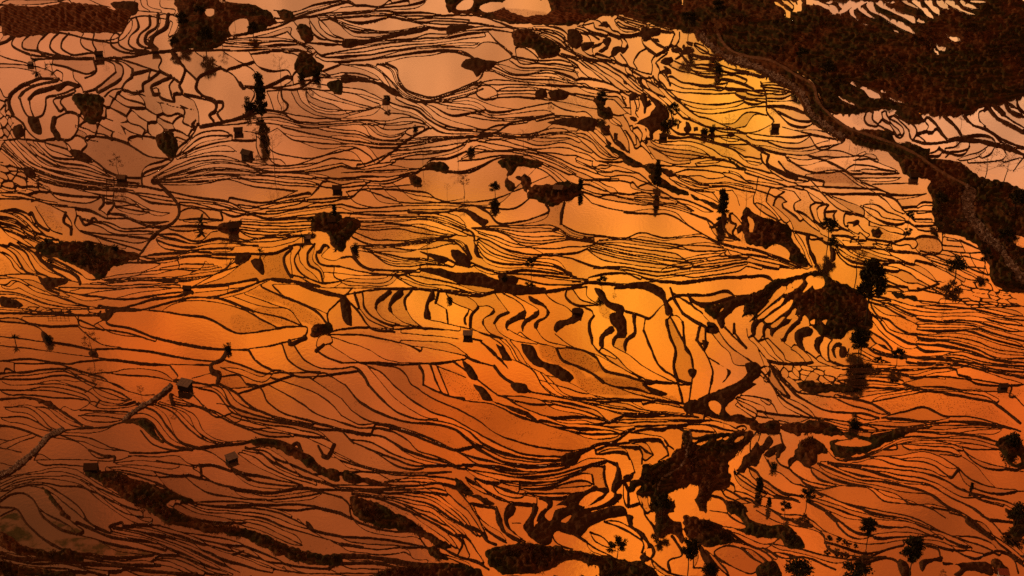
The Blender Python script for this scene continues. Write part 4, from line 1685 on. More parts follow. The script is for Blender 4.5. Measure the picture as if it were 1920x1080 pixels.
22|1110 140 1090 190 1065 260
22|1165 120 1160 200 1130 270
B|960 340 1040 290 1060 320 1020 350 960 360
24|1280 370 1400 385 1530 380
1250 450 1400 450 1530 450
1210 400 1260 480 1280 530 1380 570 1500 560 1570 550
1110 440 1230 490 1400 490 1570 485
1280 530 1360 580 1600 580
1050 500 1150 555 1300 580 1400 610 1550 620 1700 600
1560 620 1600 660
1080 620 1200 690 1300 700 1480 720 1560 700 1640 650 1780 660
1080 700 1150 740 1300 765 1500 760 1660 760 1700 710
1480 730 1600 710 1800 680 1920 720
1040 770 1150 800 1400 810 1600 810 1760 800 1920 780
1080 850 1200 890 1400 935 1580 935 1760 910 1900 880
1780 800 1870 860
B|1870 840 1920 840 1920 870 1880 870
1270 1000 1400 1035 1550 1045 1700 1020 1800 990 1920 970
B|1570 480 1600 460 1630 480 1620 530 1680 580 1640 560 1580 540
1640 490 1750 530 1920 560
1660 560 1800 600 1920 650
1700 600 1850 590 1920 610
1530 440 1600 430 1700 440 1800 500
1330 280 1400 350 1550 390 1600 430
1310 240 1380 290 1500 370
440 0 500 60 620 90 700 110
f1|540 0 640 50 720 70
200 20 215 70 300 100 360 130 440 160 490 170
250 50 330 40 400 110 480 130 500 150
510 150 620 155 690 135 720 130
490 170 520 230 510 290
510 165 560 210 590 290
0 60 80 80 200 130 260 140 340 160
f1|0 95 60 120 140 160 170 230
30 40 100 30 200 10
100 60 160 120 260 205
950 60 1100 110
f1|620 0 720 40 880 20 1100 60
960 100 1090 120
B|0 130 60 180 80 220 40 280 0 310
60 290 110 360 200 400
190 380 230 410 400 450 420 470
240 360 340 400 430 450 480 490 550 490 580 520
420 390 460 450 520 490
500 370 560 450 600 520 640 600
18|0 330 120 400 300 450 450 540 560 620 640 700 760 800 900 880 960 920
f2|0 370 60 430 200 540 300 610 400 690 520 770 600 800
0 430 100 500 250 620 360 700 480 760
0 490 60 570 130 630 240 660 350 700
18|0 660 60 640 150 650 300 680 400 720 470 760 600 800
0 700 100 700 160 740 300 760 420 790 560 800
f1|0 700 100 740 200 770 330 800 500 820 520 870 560 960
0 815 120 840 280 860 430 880
0 880 200 890
430 880 480 940 560 1030 590 1050
520 840 570 950
14|200 410 320 450 440 540 540 600 600 640
550 510 560 570 640 620 700 720
600 540 700 600 780 640 870 630
640 520 760 580 850 600
f2|640 630 740 740 850 850 1000 950 1100 1040
780 640 800 720 900 820 1000 910 1120 1000 1200 1080
f1|860 620 960 720 1060 830 1150 900 1270 990
870 620 880 680 960 740 1040 780 1160 880 1250 970 1300 1010 1400 1070
940 570 920 630 1000 730 1030 770
960 570 1050 700
B|690 630 740 640 740 680 790 760 760 750 700 680
B|530 670 570 680 570 720 540 710
B|900 690 950 690 970 730 930 740
B|590 830 640 800 700 830 690 850 640 880 600 870
18|600 870 620 960 650 1060
16|660 890 680 970 670 1030 700 1080
14|700 850 710 950 690 1010
B|720 830 760 800 800 850 800 900 830 880 850 930 800 960 780 1050 750 1040 760 960 740 900
B|800 830 900 880 960 920 1050 1030 1050 1080 820 1080 850 1010 900 950 850 890
18|1000 910 1060 1000 1080 1080
V|200 890 270 840 350 900 300 960 390 990 390 1040 250 1000 240 950
V|240 990 380 990 420 1080 260 1080
400 1040 480 1060 560 1040
530 970 620 975
0 1000 100 1010 180 1080
16|0 950 120 975 240 990
T 1080 220 6
0 30 100 60 240 90
M|0 80 60 70 230 80 240 120 100 120 0 110
14|0 70 100 70 230 80
V|240 60 300 40 330 90 370 100 370 190 310 180 250 110
12|0 150 70 130 160 190 200 240 300 340 430 450 520 460
f1|0 210 100 240 200 300 280 400 360 450 500 460
M|0 160 80 150 200 250 400 420 450 460 350 450 200 290 60 210
12|230 130 330 230 360 300
B|330 220 360 250 400 290 390 320 350 300 330 260
V|320 330 380 320 450 350 560 420 640 480 740 530 780 560 720 560 560 520 480 440 400 380 340 350
18|370 150 440 280 520 340 600 400
B|430 180 470 190 470 260 500 280 560 370 530 370 460 280 430 240
20|500 110 560 210 590 290 600 400
18|560 150 620 240 660 340
16|590 160 640 200 680 300
10|350 0 400 70 500 110
f1|420 0 500 60 520 100
550 0 620 90 640 130
B|600 0 680 0 700 50 660 60
640 100 640 170 700 230 720 300
B|770 0 1000 0 1010 60 1000 120 930 130 870 180 870 240 830 240 820 160 760 100 700 90 660 90
18|710 130 740 180 730 270 720 320
B|770 120 800 130 790 190 810 240 800 300 770 290 770 240 790 210
B|1080 0 1110 0 1090 60 1100 100 1070 130 1050 90 1070 60
B|1150 20 1190 50 1160 80 1160 130 1140 140 1135 90 1160 60
B|1240 50 1270 50 1300 110 1270 180 1240 180 1210 120 1240 90
B|1320 110 1370 110 1370 150 1330 160
B|1410 150 1470 150 1470 210 1410 200
B|1530 140 1560 150 1550 210 1520 210
720 300 800 380 860 470
760 270 860 420 900 480
1040 100 1160 180 1300 190 1400 200 1530 220 1600 215
1200 0 1320 40 1400 80 1560 120 1780 130
f1|1260 0 1350 60 1450 100 1600 150 1920 170
1360 0 1480 20 1620 80 1760 130 1900 180
1620 80 1780 70 1830 0
1780 130 1900 100
B|1700 185 1780 185 1780 210 1700 210
1560 210 1700 200
1780 200 1920 260
1620 220 1700 230 1850 250
1040 190 1150 215 1300 210 1450 240 1600 290 1920 320
f2|1040 240 1150 240 1300 230 1500 280 1620 320 1800 400 1870 480
900 250 1000 270 1150 260 1300 270 1500 340 1640 440
M|820 290 1000 300 1300 320 1500 400 1600 460 1350 440 1100 400 900 350
830 240 920 290 1100 310 1300 320 1420 370 1500 430
12|830 320 950 370 1100 400 1280 420 1420 440 1560 450
D|960 390 1100 400 1280 430 1400 450 1250 490 1100 495 1000 440
900 350 1000 420 1100 490 1230 490 1420 440
960 490 1080 530 1280 520
940 540 1100 550 1300 560 1450 550 1560 540 1700 560 1920 600
18|1340 520 1365 555
1340 520 1440 490 1560 480 1640 490
f1|1640 440 1780 480 1900 560
V|1700 460 1760 490 1850 560 1920 590 1820 570 1740 510
D|1640 310 1800 320 1920 360 1920 390 1760 350
1120 610 1260 580 1400 590 1560 610 1660 640 1680 660
14|1100 620 1180 690 1300 730 1420 770 1560 770 1700 770 1820 800
f1|960 580 1100 640 1260 670 1400 740 1700 730 1920 770
1280 660 1400 660 1480 690 1620 680
14|1660 620 1730 620 1720 600
1730 600 1820 620 1920 690
f1|1680 660 1780 700 1920 740
V|920 580 1100 620 1120 650 980 640
V|810 660 920 640 1020 720 1120 790 1240 820 1280 880 1180 890 1060 840 940 770 860 740
V|720 540 800 540 960 570 960 640 860 660 780 600
V|1280 870 1380 900 1500 950 1620 1010 1700 1060 1840 1080 1600 1060 1480 990 1330 930
1240 820 1400 870 1500 910 1600 960
1050 680 1200 780 1310 800 1430 800
f1|1310 810 1440 840 1600 850
1420 830 1540 860 1640 1000
1720 820 1800 900 1840 990
0 330 100 370 170 400
0 370 130 410 220 480
12|0 500 80 540 200 590 330 620 440 600 560 620 720 640
f1|0 450 100 480 190 495
12|190 490 180 540 260 590 400 620
220 490 340 520 450 540 570 580 700 620
230 490 380 500 560 490
18|200 580 280 650 380 670
12|0 540 100 570 200 620 380 670 500 650 620 660 720 710 800 740
0 600 100 640 200 690 420 690 480 690
0 680 100 710 250 700 400 710 560 720 620 740
60 720 160 730 260 790 400 850 470 850
M|60 740 150 730 260 800 380 850 280 860 140 800
80 700 240 710 350 770 430 800 470 850 600 870 860 890
600 730 610 780 700 820 800 850 870 890
650 730 700 790 900 830
16|720 770 800 740
120 820 200 850 300 870 430 870 540 900 640 920
14|170 860 230 890 380 870 500 900
12|180 870 350 920 500 950 700 980 900 990 1100 1020 1280 1070
f2|640 920 800 930 1000 960 1200 980 1330 1060
660 900 860 905 1080 910 1260 940 1400 990 1560 1060
760 850 880 860 1000 910
900 830 1040 880 1120 920
f1|720 640 860 760 960 830
18|60 830 120 890 180 960
14|180 960 320 1010 460 1040 660 1070 800 1080
T 1400 360 6
16|100 0 80 60 80 120
80 120 130 180 200 230 360 320
20|250 0 220 60 220 110
220 110 300 200 420 340
28|410 0 330 60 300 150
300 150 420 250 500 340 520 400
28|450 110 400 130 410 170
410 170 480 220 570 290 590 320
260 50 330 70 390 60 450 110
24|610 90 550 120 530 170 540 210
540 210 640 300 740 400 830 460
540 0 600 80
M|580 0 700 0 740 90 720 200 760 340 700 340 560 210 570 130 620 100
18|680 0 740 90 770 120
30|770 120 720 150 730 230 760 320
20|760 320 860 400
770 110 900 130
24|900 130 810 160 790 190
16|790 190 800 280 860 380
28|920 150 880 200 880 280
16|880 280 960 350 1060 420
26|980 200 900 220
26|1040 230 990 270 990 320
14|990 320 1050 390 1160 450 1200 480
24|1100 260 1090 330 1110 390 1140 370
14|1110 390 1170 430 1250 480
B|1120 340 1200 320 1270 310 1280 330 1210 380 1180 390 1200 360 1130 350
16|1250 350 1320 440 1380 480
16|840 0 960 130 1080 220 1250 260
14|700 0 860 110 900 140
14|960 40 1100 90 1250 150
1290 150 1420 190 1480 220 1520 280 1640 310 1800 330
20|1280 170 1320 210 1320 270
1080 210 1300 265 1400 330 1500 360 1650 390 1750 430 1800 480
26|1380 330 1380 370
D|1410 400 1520 400 1620 480 1740 500 1680 550 1500 520 1400 440
V|1400 440 1460 420 1530 470 1500 510 1420 500
1400 380 1500 400 1600 450 1700 470 1780 490
16|1280 460 1350 520 1500 540 1640 560 1770 520 1800 490
26|980 20 1200 20 1440 20 1560 30 1680 90 1760 210 1880 330
16|1440 40 1580 120 1640 200 1760 250
1640 50 1860 40
1680 90 1920 90
1740 170 1900 170
1750 210 1920 210
1860 300 1920 300
1830 340 1880 380 1920 380
1840 350 1920 430
V|0 180 150 260 360 340 490 380 530 540 600 640 700 850 500 800 350 680 150 620 0 560
P|240 650 330 590 400 620 480 710 470 750 420 720
P|20 280 60 310 75 400 60 450 40 450 40 370
B|660 480 720 490 710 540 730 640 780 720 800 800 840 880 840 910 800 880 740 760 700 680 680 590 660 530
14|500 430 640 460 760 490 880 560 950 600
730 530 850 520
14|520 430 560 520 620 620 680 780 760 880
B|940 600 980 620 1010 700 970 780 950 760 935 700
14|970 780 1020 860 1060 940 1200 1000
18|1000 640 1040 730 1120 830 1240 890
900 570 1000 600 1060 690 1200 770
960 580 1100 620 1240 720 1400 770 1740 800
f1|1100 620 1260 640 1540 750 1800 790
1170 620 1360 620 1560 660 1650 720 1820 800
12|840 480 960 540 1080 610
960 500 1060 560 1110 610 1300 620 1500 640 1640 640
16|960 480 1200 520 1300 620
C 60 2.2 0.25|1000 470 1300 510 1640 570 1640 640 1300 610 1080 560
1640 640 1630 580 1720 600 1840 600 1860 640
18|1640 580 1800 530 1880 540 1910 610 1880 650
1560 660 1700 680 1920 690
f1|1600 650 1750 650 1920 660
1740 800 1920 880
1780 800 1920 800
1180 790 1360 820 1560 830 1750 870 1840 920 1920 1010
1400 840 1500 900 1650 940 1800 1000 1920 1050
1400 940 1500 980 1650 1010 1750 1070
1420 1010 1540 1070
18|1030 870 1200 880
0 620 120 650 260 700 450 770 700 890
f2|0 660 150 700 350 780 640 890
0 720 180 780 400 830 620 900
0 780 200 830 400 880 560 920
f1|0 900 200 910 350 920 440 960
18|0 950 260 960 290 1000
V|100 1080 170 1000 290 1000 430 960 560 920 720 880 860 920 960 970 1200 1080
P|510 1040 560 970 630 970 620 1020 560 1080 520 1070
P|660 990 730 930 750 960 740 1080 680 1080
P|780 950 840 940 865 1000 840 1080 770 1080
P|460 1080 500 1030 500 1080
X 1440 -5 1758 110
X 1602 215 1925 322
X 1402 505 1718 678
X 1182 782 1498 958
T 1440 0 6
P|80 20 140 40 200 90 240 130 240 190 215 180 205 120 150 70 90 45
P|160 0 250 30 280 80 270 100 240 70 190 30
P|250 0 310 20 325 90 320 140 275 130 300 100 300 60
P|330 0 395 0 370 40 365 130 330 130 335 90 340 40
P|440 0 500 0 495 60 440 50
P|520 0 570 0 600 40 690 90 680 110 600 70 510 40
P|570 0 720 0 720 20 690 40 640 20
P|700 60 770 90 790 150 740 160 690 110
P|730 0 830 0 790 20
P|800 30 890 10 850 90 830 90
P|900 0 1010 0 930 80 860 140 790 155 860 80
P|1020 0 1130 0 1000 80 920 130 980 40
P|920 140 950 80 990 70 950 110 960 150 1015 220 960 190
P|1015 80 1060 70 1110 150 1210 210 1150 195 1040 120
P|1110 40 1160 0 1200 10 1180 40 1200 90 1400 220 1530 270 1660 390 1560 350 1440 290 1300 200 1150 110
P|1210 20 1300 0 1330 50 1500 100 1650 210 1650 265 1560 220 1380 120 1260 70
P|1380 0 1440 20 1400 30 1320 10
P|1500 0 1560 0 1600 40 1680 95 1600 70 1540 30
P|1620 0 1700 0 1720 60 1780 100 1850 205 1790 180 1730 100 1680 60
P|1760 0 1840 0 1850 50 1920 120 1920 160 1860 130 1800 50
P|1680 240 1700 200 1755 260
P|1395 310 1420 315 1460 370 1430 355
P|1875 530 1900 570 1910 610 1885 590
P|885 895 930 905 1060 970 1130 990 1200 1040 1250 1080 1130 1080 1090 1020 960 950
T 1600 150 6
V|0 530 60 560 200 560 440 610 480 690 640 710 800 780 880 770 850 850 1040 880 1300 1000 1400 1080 700 1080 400 820 0 640
M|0 340 120 340 120 500 40 520 0 480
26|150 350 125 440 150 500 240 530
26|225 360 215 450 260 490 440 600
20|320 360 330 430 400 480 450 560 480 620
22|370 350 380 400 480 460 560 540 570 590 540 640
390 420 460 390
280 490 330 430
20|460 390 600 460 680 500 710 580 690 650 660 690
V|460 370 780 410 800 450 650 460 540 430
14|800 450 850 520 830 560 710 600
710 600 780 660 810 700
16|740 600 800 575 900 580 920 550
34|850 420 920 480 970 560 1040 660 1070 690
38|1020 400 1100 470 1190 590 1220 640
32|1250 400 1330 500 1480 560 1600 640 1660 700
20|1240 640 1400 620 1500 630 1580 680 1600 720
14|1510 330 1420 350 1415 430 1480 520 1600 620
38|1480 540 1600 620 1700 680 1920 760
38|1520 300 1620 420 1760 500 1920 590
28|1570 280 1700 400 1920 540
22|1700 230 1760 330 1920 410
16|1600 290 1680 230
20|1840 210 1870 310 1920 360
34|670 680 800 720 1000 710 1180 680 1400 690
50|1060 690 1220 660 1400 680 1600 730 1700 750 1920 840
20|960 740 1010 790 1080 810 1040 860
1040 770 1150 750 1190 710
1090 810 1200 800 1290 760 1310 710
1160 900 1290 840 1400 810 1500 750
1460 880 1540 830 1580 770
16|1690 770 1720 830 1690 890 1560 920 1300 940
850 830 940 810 970 780
860 850 980 840 1000 800
1700 930 1870 880
16|1920 870 1850 960 1800 1030
0 880 120 870 300 930 500 1000
0 1010 200 1045 520 1050
0 850 130 800
f1|0 940 150 950 320 1000 520 1040
T 1400 500 6
V|860 80 960 140 1100 200 1240 290 1340 370 1400 520 1400 700 1330 700 1150 720 1100 800 1000 840 900 780 830 770 790 700 760 650 700 650 600 600 560 500 520 420 520 330 430 310 560 230 640 290 760 240 870 200
V|0 350 170 270 250 180 430 140 620 80 720 55 860 70 870 210 700 300 600 480 600 620 500 600 420 560 300 680 190 640 180 590 60 600 0 630
P|130 540 230 440 300 330 370 240 430 210 440 240 400 310 300 390 200 480
P|130 590 200 520 300 430 420 335 400 390 280 490 190 570
P|215 625 340 500 440 420 515 370 490 440 380 540 240 630
P|460 575 510 520 540 460 560 470 540 520 490 580
P|285 680 420 565 400 590 300 680
P|390 800 440 720 500 640 575 560 560 540 480 640 400 680 330 740
P|510 200 560 140 620 125 630 160 600 200 540 240
P|430 305 470 240 460 220 520 180 500 230 530 250 480 290
P|640 290 700 190 670 140 720 90 755 110 755 190 700 240
P|775 110 850 105 870 180 860 220 770 260
P|630 600 655 540 680 570 690 660 660 650
P|720 620 760 590 755 640 730 640
P|850 620 905 590 880 640
B|80 600 180 590 110 680 100 780 60 770 40 700 60 640
B|190 640 280 640 220 690 200 800 180 780 175 720
B|270 690 430 580 480 580 560 540 500 620 380 700 300 760 290 800 265 760
B|380 810 440 720 500 640 600 580 615 600 530 700 470 760 420 850 390 840
B|540 740 600 690 700 670 740 700 720 790 640 800 630 850 660 950 560 880 535 820
B|760 840 810 790 870 790 860 840 820 900 830 960 850 1010 790 960 750 890
26|960 830 920 880 920 960 940 1030
B|1000 860 1080 870 1070 900 1010 920 990 980 1010 1040 960 980 960 900
B|1060 900 1110 900 1110 1030 1060 1030
22|1150 930 1130 1020
16|0 120 260 125 290 160
14|0 700 20 800 120 900 200 990 260 1060
14|80 780 180 900 260 1000 340 1060
20|145 830 210 815
14|190 790 270 900 330 1000 420 1080
14|270 780 340 880 400 960 430 1040
14|420 860 500 920 600 1000 660 1080
500 940 560 970 620 1030
14|560 880 660 960 720 1030 740 1080
14|740 660 790 720 850 780
14|680 960 760 1000 860 1060
14|840 1010 900 1060 1000 1080
850 760 960 820
14|1350 340 1480 380 1640 380 1780 430 1920 470
1380 390 1500 420 1620 400
1600 420 1700 470 1800 520 1920 560
f1|1440 420 1560 450 1660 510 1780 570
1430 450 1560 540 1700 560 1850 620 1920 650
1400 460 1480 560 1600 600 1700 690 1800 740 1920 770
24|1400 420 1440 520 1520 600
18|1540 620 1600 700 1700 750 1900 770
20|1360 500 1420 540 1500 620 1560 710 1700 800 1800 850 1920 880
M|1650 540 1920 600 1920 830 1780 820 1640 720
1340 330 1540 350 1640 380
V|1640 290 1760 320 1920 340 1920 400 1780 380 1640 340
1420 110 1560 150 1700 210 1820 230
16|1410 170 1540 220 1700 240 1760 280
1740 300 1850 270 1920 270
1800 230 1830 280
1420 20 1560 70 1700 130 1800 190 1920 200
1640 0 1750 30 1850 80 1920 140
16|1340 700 1440 760 1540 820 1640 930
1370 760 1460 870 1620 950
20|1440 880 1380 920
1400 920 1500 960 1700 1000 1920 1010
f1|1320 880 1420 960 1600 1010 1900 1030
1280 940 1400 1000 1560 1050
22|1700 960 1800 990 1920 1000
B|1480 870 1560 880 1600 920 1640 960 1560 930
1160 1000 1300 1040 1500 1080
T 1180 780 6
V|150 550 220 550 300 530 450 470 500 400 590 370 610 150 680 180 700 230 900 210 1100 190 1240 170 1320 180 1400 170 1360 260 1180 460 1130 550 1120 620 1130 750 1100 830 1000 830 930 880 920 960 880 1000 880 1080 760 1080 720 950 770 770 700 760 600 800 500 850 540 900 480 1080 250 1080 200 880 130 890 80 850 130 770 0 850 0 740 60 720 120 680
P|705 270 760 260 755 280 720 295
P|765 320 820 290 880 275 840 310 800 335
P|990 270 1035 240 1030 255
P|1060 260 1110 230 1115 240 1080 270
P|1190 300 1230 240 1280 220 1275 240 1220 285
P|1120 540 1150 480 1190 460 1180 510 1140 555
P|1230 500 1265 455 1250 520 1210 600
P|1200 440 1240 380 1235 395
K12|680 180 690 260 650 380 630 500 560 600 440 670 370 710 320 800 310 850
B|1360 400 1440 280 1470 340 1580 220 1620 280 1500 430 1420 580 1340 560 1300 640 1200 620 1260 540 1280 460
B|1520 430 1600 360 1700 310 1740 310 1770 360 1710 430 1690 480 1650 470 1660 400 1570 470
26|1700 190 1725 310
18|1480 175 1450 290
14|1430 175 1370 270 1360 380
V|1480 110 1600 60 1690 80 1690 170 1620 200 1500 170
14|1510 440 1560 530 1600 600 1720 660 1840 760 1920 780
24|1560 500 1600 600
18|1650 470 1700 550 1800 590 1860 650 1920 690
30|1880 470 1800 500 1800 580
V|1880 360 1920 350 1920 500 1860 450
20|1340 570 1420 620 1480 700 1560 750 1640 810 1720 860 1840 890 1920 910
1180 600 1220 680 1340 770 1500 850 1600 890 1920 980
1230 640 1320 700 1430 790 1560 860
B|1600 890 1750 900 1900 960 1750 950 1650 930
18|1550 880 1450 950
1120 740 1180 780 1190 850
1180 850 1280 870 1450 950
14|1100 830 1200 880 1280 930 1400 990 1500 1010 1700 1080
1210 940 1320 930 1480 1020
20|930 890 1040 920 1120 990 1250 960
18|1040 830 1080 900 1200 950
V|1070 960 1200 960 1300 1020 1340 1080 1100 1080
1300 1020 1390 985
P|520 980 545 850 640 800 755 765 755 900 720 940 760 1010 780 1080 560 1080
P|885 980 940 910 1010 930 1080 1010 1080 1080 900 1080
P|440 870 500 850 490 950 440 960
0 40 500 50 760 50 960 50 1080 90 1250 180
0 110 250 110 450 110
f1|0 0 300 0 600 20 760 40
16|0 150 60 140
24|60 170 200 140 400 140 480 110 560 130 620 180 600 280 590 370
0 180 150 200 240 220 380 250 410 280
24|400 280 440 340
14|440 340 500 380
0 270 280 260 350 270 400 340 440 440
14|440 440 320 520
0 300 180 300 220 350 270 440
18|270 440 200 500
0 350 100 350
26|110 350 140 400 140 540
16|0 460 40 560 60 640
24|60 640 0 680
22|420 350 440 450
500 110 700 90 840 100 920 130 980 190
V|980 0 1300 0 1440 60 1500 170 1400 180 1340 110 1200 70
14|1210 130 1300 110 1340 150 1310 190
B|1260 145 1290 145 1290 170 1265 170
1430 0 1420 50
1430 0 1560 50
1650 0 1700 60 1920 60
1690 50 1790 80 1820 100
V|1700 130 1920 110 1920 200 1800 180
18|80 860 110 960 180 1080
14|0 1010 110 980
14|200 880 230 1040 260 1080
"""
# ---------------------------------------------------------------- land form
def px2ground(u, v, z=0.0):
    dx, dy, dz = ray(u, v); t = (z - CAM_H) / dz
    return dx * t, dy * t
BUMPS = [  # photo pixel of the middle, height, half-widths in metres across / away
 (1680,60,15,75,75),(1300,900,-6,24,20),(1560,600,-4,24,22),(60,960,6,38,24),(760,760,5,55,28),(200,470,-5,40,22),(830,130,-4,40,34),(330,120,4,36,34),
 (1150,480,3,45,26),(1000,590,-2,50,20),(1750,980,5,32,26),(1050,950,-3,20,16),(1800,650,3,36,30),(1250,180,-5,40,40),(550,600,3,50,24)]
BG = [(*px2ground(u, v), a * (.45 if a < 10 else 1), sx, sy) for (u, v, a, sx, sy) in BUMPS]
def Zf(x, y):
    z = 0.045 * (np.clip(y, 120, 700) - 300) + .5*np.sin(x/23+1.3)*np.sin(y/31+.4) + .3*np.sin(x/13-y/17+2.0)
    for (x0, y0, a, sx, sy) in BG: z = z + a * np.exp(-((x-x0)/sx)**2 - ((y-y0)/sy)**2)
    far = np.clip((y - 620) / 900, 0, 1)
    return z + far * far * (60 + 30*np.sin(x/300+1)) 
def unproject(u, v):
    dx, dy, dz = ray(u, v); t = -CAM_H / dz
    for i in range(40):
        z = Zf(dx * t, dy * t); t = t * .4 + .6 * (z - CAM_H) / dz
    return dx * t, dy * t
def grow(a, b, s0, k):
    out = [a]; s = s0
    while (out[-1] < b) if s0 > 0 else (out[-1] > b): out.append(out[-1] + s); s *= k
    return out[1:]
ST = 1.25
mid_u = np.arange(-14, 1934.1, ST); mid_v = np.arange(-12, 1092.1, ST)
US = np.array(grow(mid_u[0], -620, -ST, 1.012)[::-1] + list(mid_u) + grow(mid_u[-1], 2540, ST, 1.012))
VS = np.array(grow(mid_v[0], -190, -ST, 1.012)[::-1] + list(mid_v) + grow(mid_v[-1], 1420, ST, 1.012))
rng = np.random.default_rng(5)
polys, lines, mos, rib = parse_trace(TRACE, rng)
B, VEG, MUD, DRY, GRN, PLOW = raster(US, VS, polys, lines, mos, rng)
UU, VV = np.meshgrid(US, VS)
RIB = {k: band(US, VS, [(C, w) for (kk, C, w) in rib if kk == k]) for k in 'RSK'}
RIB['S'] = RIB['S'] + 1.6 * vnoise(UU.shape, (200, 320), rng)
for k in 'RSK': B = np.minimum(B, RIB[k] - 2.5)
# beyond the photograph's edges the same kind of land goes on
out = np.maximum(np.maximum(-UU, UU - 1920), np.maximum(-VV, VV - 1080))
f = VV / 24.0 + 2.2 * vnoise(UU.shape, (16, 22), rng) + .5 * vnoise(UU.shape, (50, 70), rng)
gy, gx = np.gradient(f); g = np.hypot(gy / np.gradient(VS)[:, None], gx / np.gradient(US)[None, :]) + 1e-4
e = np.abs(f - np.round(f)) / g - 1.3
B = np.where(out > 0, np.minimum(B, e), B)
iu = np.clip(np.searchsorted(US, np.clip(US, 2, 1918)), 0, len(US)-1); iv = np.clip(np.searchsorted(VS, np.clip(VS, 2, 1078)), 0, len(VS)-1)
vc = VEG[iv][:, iu]; vo = vc + 16 * vnoise(UU.shape, (24, 34), rng)
VEG = np.where(out > 0, np.where(vc < 0, np.minimum(vo, 30), 30), VEG); B = np.where(out > 0, np.minimum(B, VEG), B)
print('traced', len(lines), 'lines', round(time.time() - T0, 1))
# ground points (x, y) of the grid, from a coarse solve
cu = np.unique(np.r_[US[::10], US[-1]]); cv = np.unique(np.r_[VS[::10], VS[-1]]); CU, CV = np.meshgrid(cu, cv)
CX, CY = unproject(CU, CV)
def up(F):
    a = np.stack([np.interp(US, cu, r) for r in F]); 
    i = np.clip(np.searchsorted(cv, VS) - 1, 0, len(cv) - 2); t = ((VS - cv[i]) / (cv[i+1] - cv[i]))[:, None]
    return a[i] * (1 - t) + a[i+1] * t
X, Y = up(CX), up(CY); Z = Zf(X, Y)
# level every paddy
wet = B > 0
LAB, nlab = label(wet)
cnt = np.bincount(LAB[wet], minlength=nlab); lev = np.bincount(LAB[wet], Z[wet], minlength=nlab) / np.maximum(cnt, 1)
LV = np.where(wet, Z + np.clip(lev[np.maximum(LAB, 0)] - Z, -.16, .16), np.nan)
def dil(A, op, n):
    A = A.copy()
    for k in range(n):
        Q = A.copy()
        for sy, sx in ((0,1),(0,-1),(1,0),(-1,0)):
            R = np.full_like(A, np.nan)
            R[max(0,sy):A.shape[0]+min(0,sy), max(0,sx):A.shape[1]+min(0,sx)] = A[max(0,-sy):A.shape[0]+min(0,-sy), max(0,-sx):A.shape[1]+min(0,-sx)]
            Q = op(Q, R)
        A = np.where(np.isnan(A), Q, A) if op is np.fmin else Q
    return A
LO = dil(LV, np.fmin, 3)
HI = dil(np.where(np.isnan(LV), np.nan, LV), np.fmax, 2)
Hn = np.where(np.isnan(HI), Z, HI)
# relax crest height inside broad banks towards the land form
deep = np.clip((-B - 2) / 6, 0, 1)
crest = Hn * (1 - deep) + Z * deep
for k in range(3):
    crest[1:-1, 1:-1] = np.where(wet[1:-1, 1:-1], crest[1:-1, 1:-1], (crest[1:-1, 1:-1]*2 + crest[:-2, 1:-1] + crest[2:, 1:-1] + crest[1:-1, :-2] + crest[1:-1, 2:]) / 6)
def dil_soft(A):
    # rough depth into the scrub, so that broad hillsides get relief and narrow banks stay smooth
    m = (A < 0).astype(float); c = m.copy()
    for k in range(3):
        for ax in (0, 1):
            r = 12; cs = np.cumsum(np.concatenate([np.repeat(np.take(c, [0], ax), r, ax), c, np.repeat(np.take(c, [-1], ax), r + 1, ax)], ax), ax)
            n = c.shape[ax]; c = (np.take(cs, range(2*r, 2*r + n), ax) - np.take(cs, range(0, n), ax)) / (2 * r)
    return -30 * c * m
fine = vnoise(UU.shape, (560, 900), rng); fine2 = vnoise(UU.shape, (250, 400), rng)
big = np.clip((-dil_soft(VEG) - 8) / 14, 0, 1)
inv = np.clip((-VEG) / 9, 0, 1)
st = 1.5; q = (Z + .5*fine2) / st; stair = st * (np.floor(q) + np.clip((q - np.floor(q)) * 2.2 - .6, 0, 1)) - Z
a = np.clip(.6 - B / 1.5, 0, 1); a = a * a * (3 - 2 * a)
bed = np.where(np.isnan(LV), crest, LV) - .3
lip = .07 + .05 * fine + np.clip(-B / 8, 0, 1) * (.35 + .3 * fine2)
E = bed * (1 - a) + (crest + lip + inv * (stair * .45 * big + .1 + .07 * fine + .12 * big * fine2)) * a
for k, hh in (('S', .1), ('K', .25), ('R', .9)):
    wgt = np.clip(.9 - RIB[k] / 3, 0, 1); rough = {'R': .03, 'S': .35, 'K': .16}[k]
    E = E * (1 - wgt) + (np.minimum(crest, Z + .6) * .5 + Z * .5 + hh + rough * fine + rough * fine2) * wgt
def grid_mesh(name, VX, VY, VZ, keep, attrs, mat):
    h, w = VX.shape; idx = np.arange(h * w).reshape(h, w)
    q = np.stack([idx[:-1, :-1], idx[1:, :-1], idx[1:, 1:], idx[:-1, 1:]], -1)[keep]
    used = np.zeros(h * w, bool); used[q.ravel()] = True
    new = np.cumsum(used) - 1; q = new[q]
    nv = int(used.sum()); nf = len(q)
    me = bpy.data.meshes.new(name); me.vertices.add(nv); me.loops.add(nf * 4); me.polygons.add(nf)
    co = np.stack([VX.ravel()[used], VY.ravel()[used], VZ.ravel()[used]], 1).astype(np.float32)
    me.vertices.foreach_set('co', co.ravel()); me.loops.foreach_set('vertex_index', q.astype(np.int32).ravel())
    me.polygons.foreach_set('loop_start', np.arange(0, nf * 4, 4, dtype=np.int32))
    me.polygons.foreach_set('use_smooth', np.ones(nf, bool))
    me.update(calc_edges=True)
    for k, A in attrs.items():
        at = me.attributes.new(k, 'FLOAT', 'POINT'); at.data.foreach_set('value', A.ravel()[used].astype(np.float32))
    me.materials.append(mat); o = bpy.data.objects.new(name, me); COL.objects.link(o); o['kind'] = 'structure'
    return o
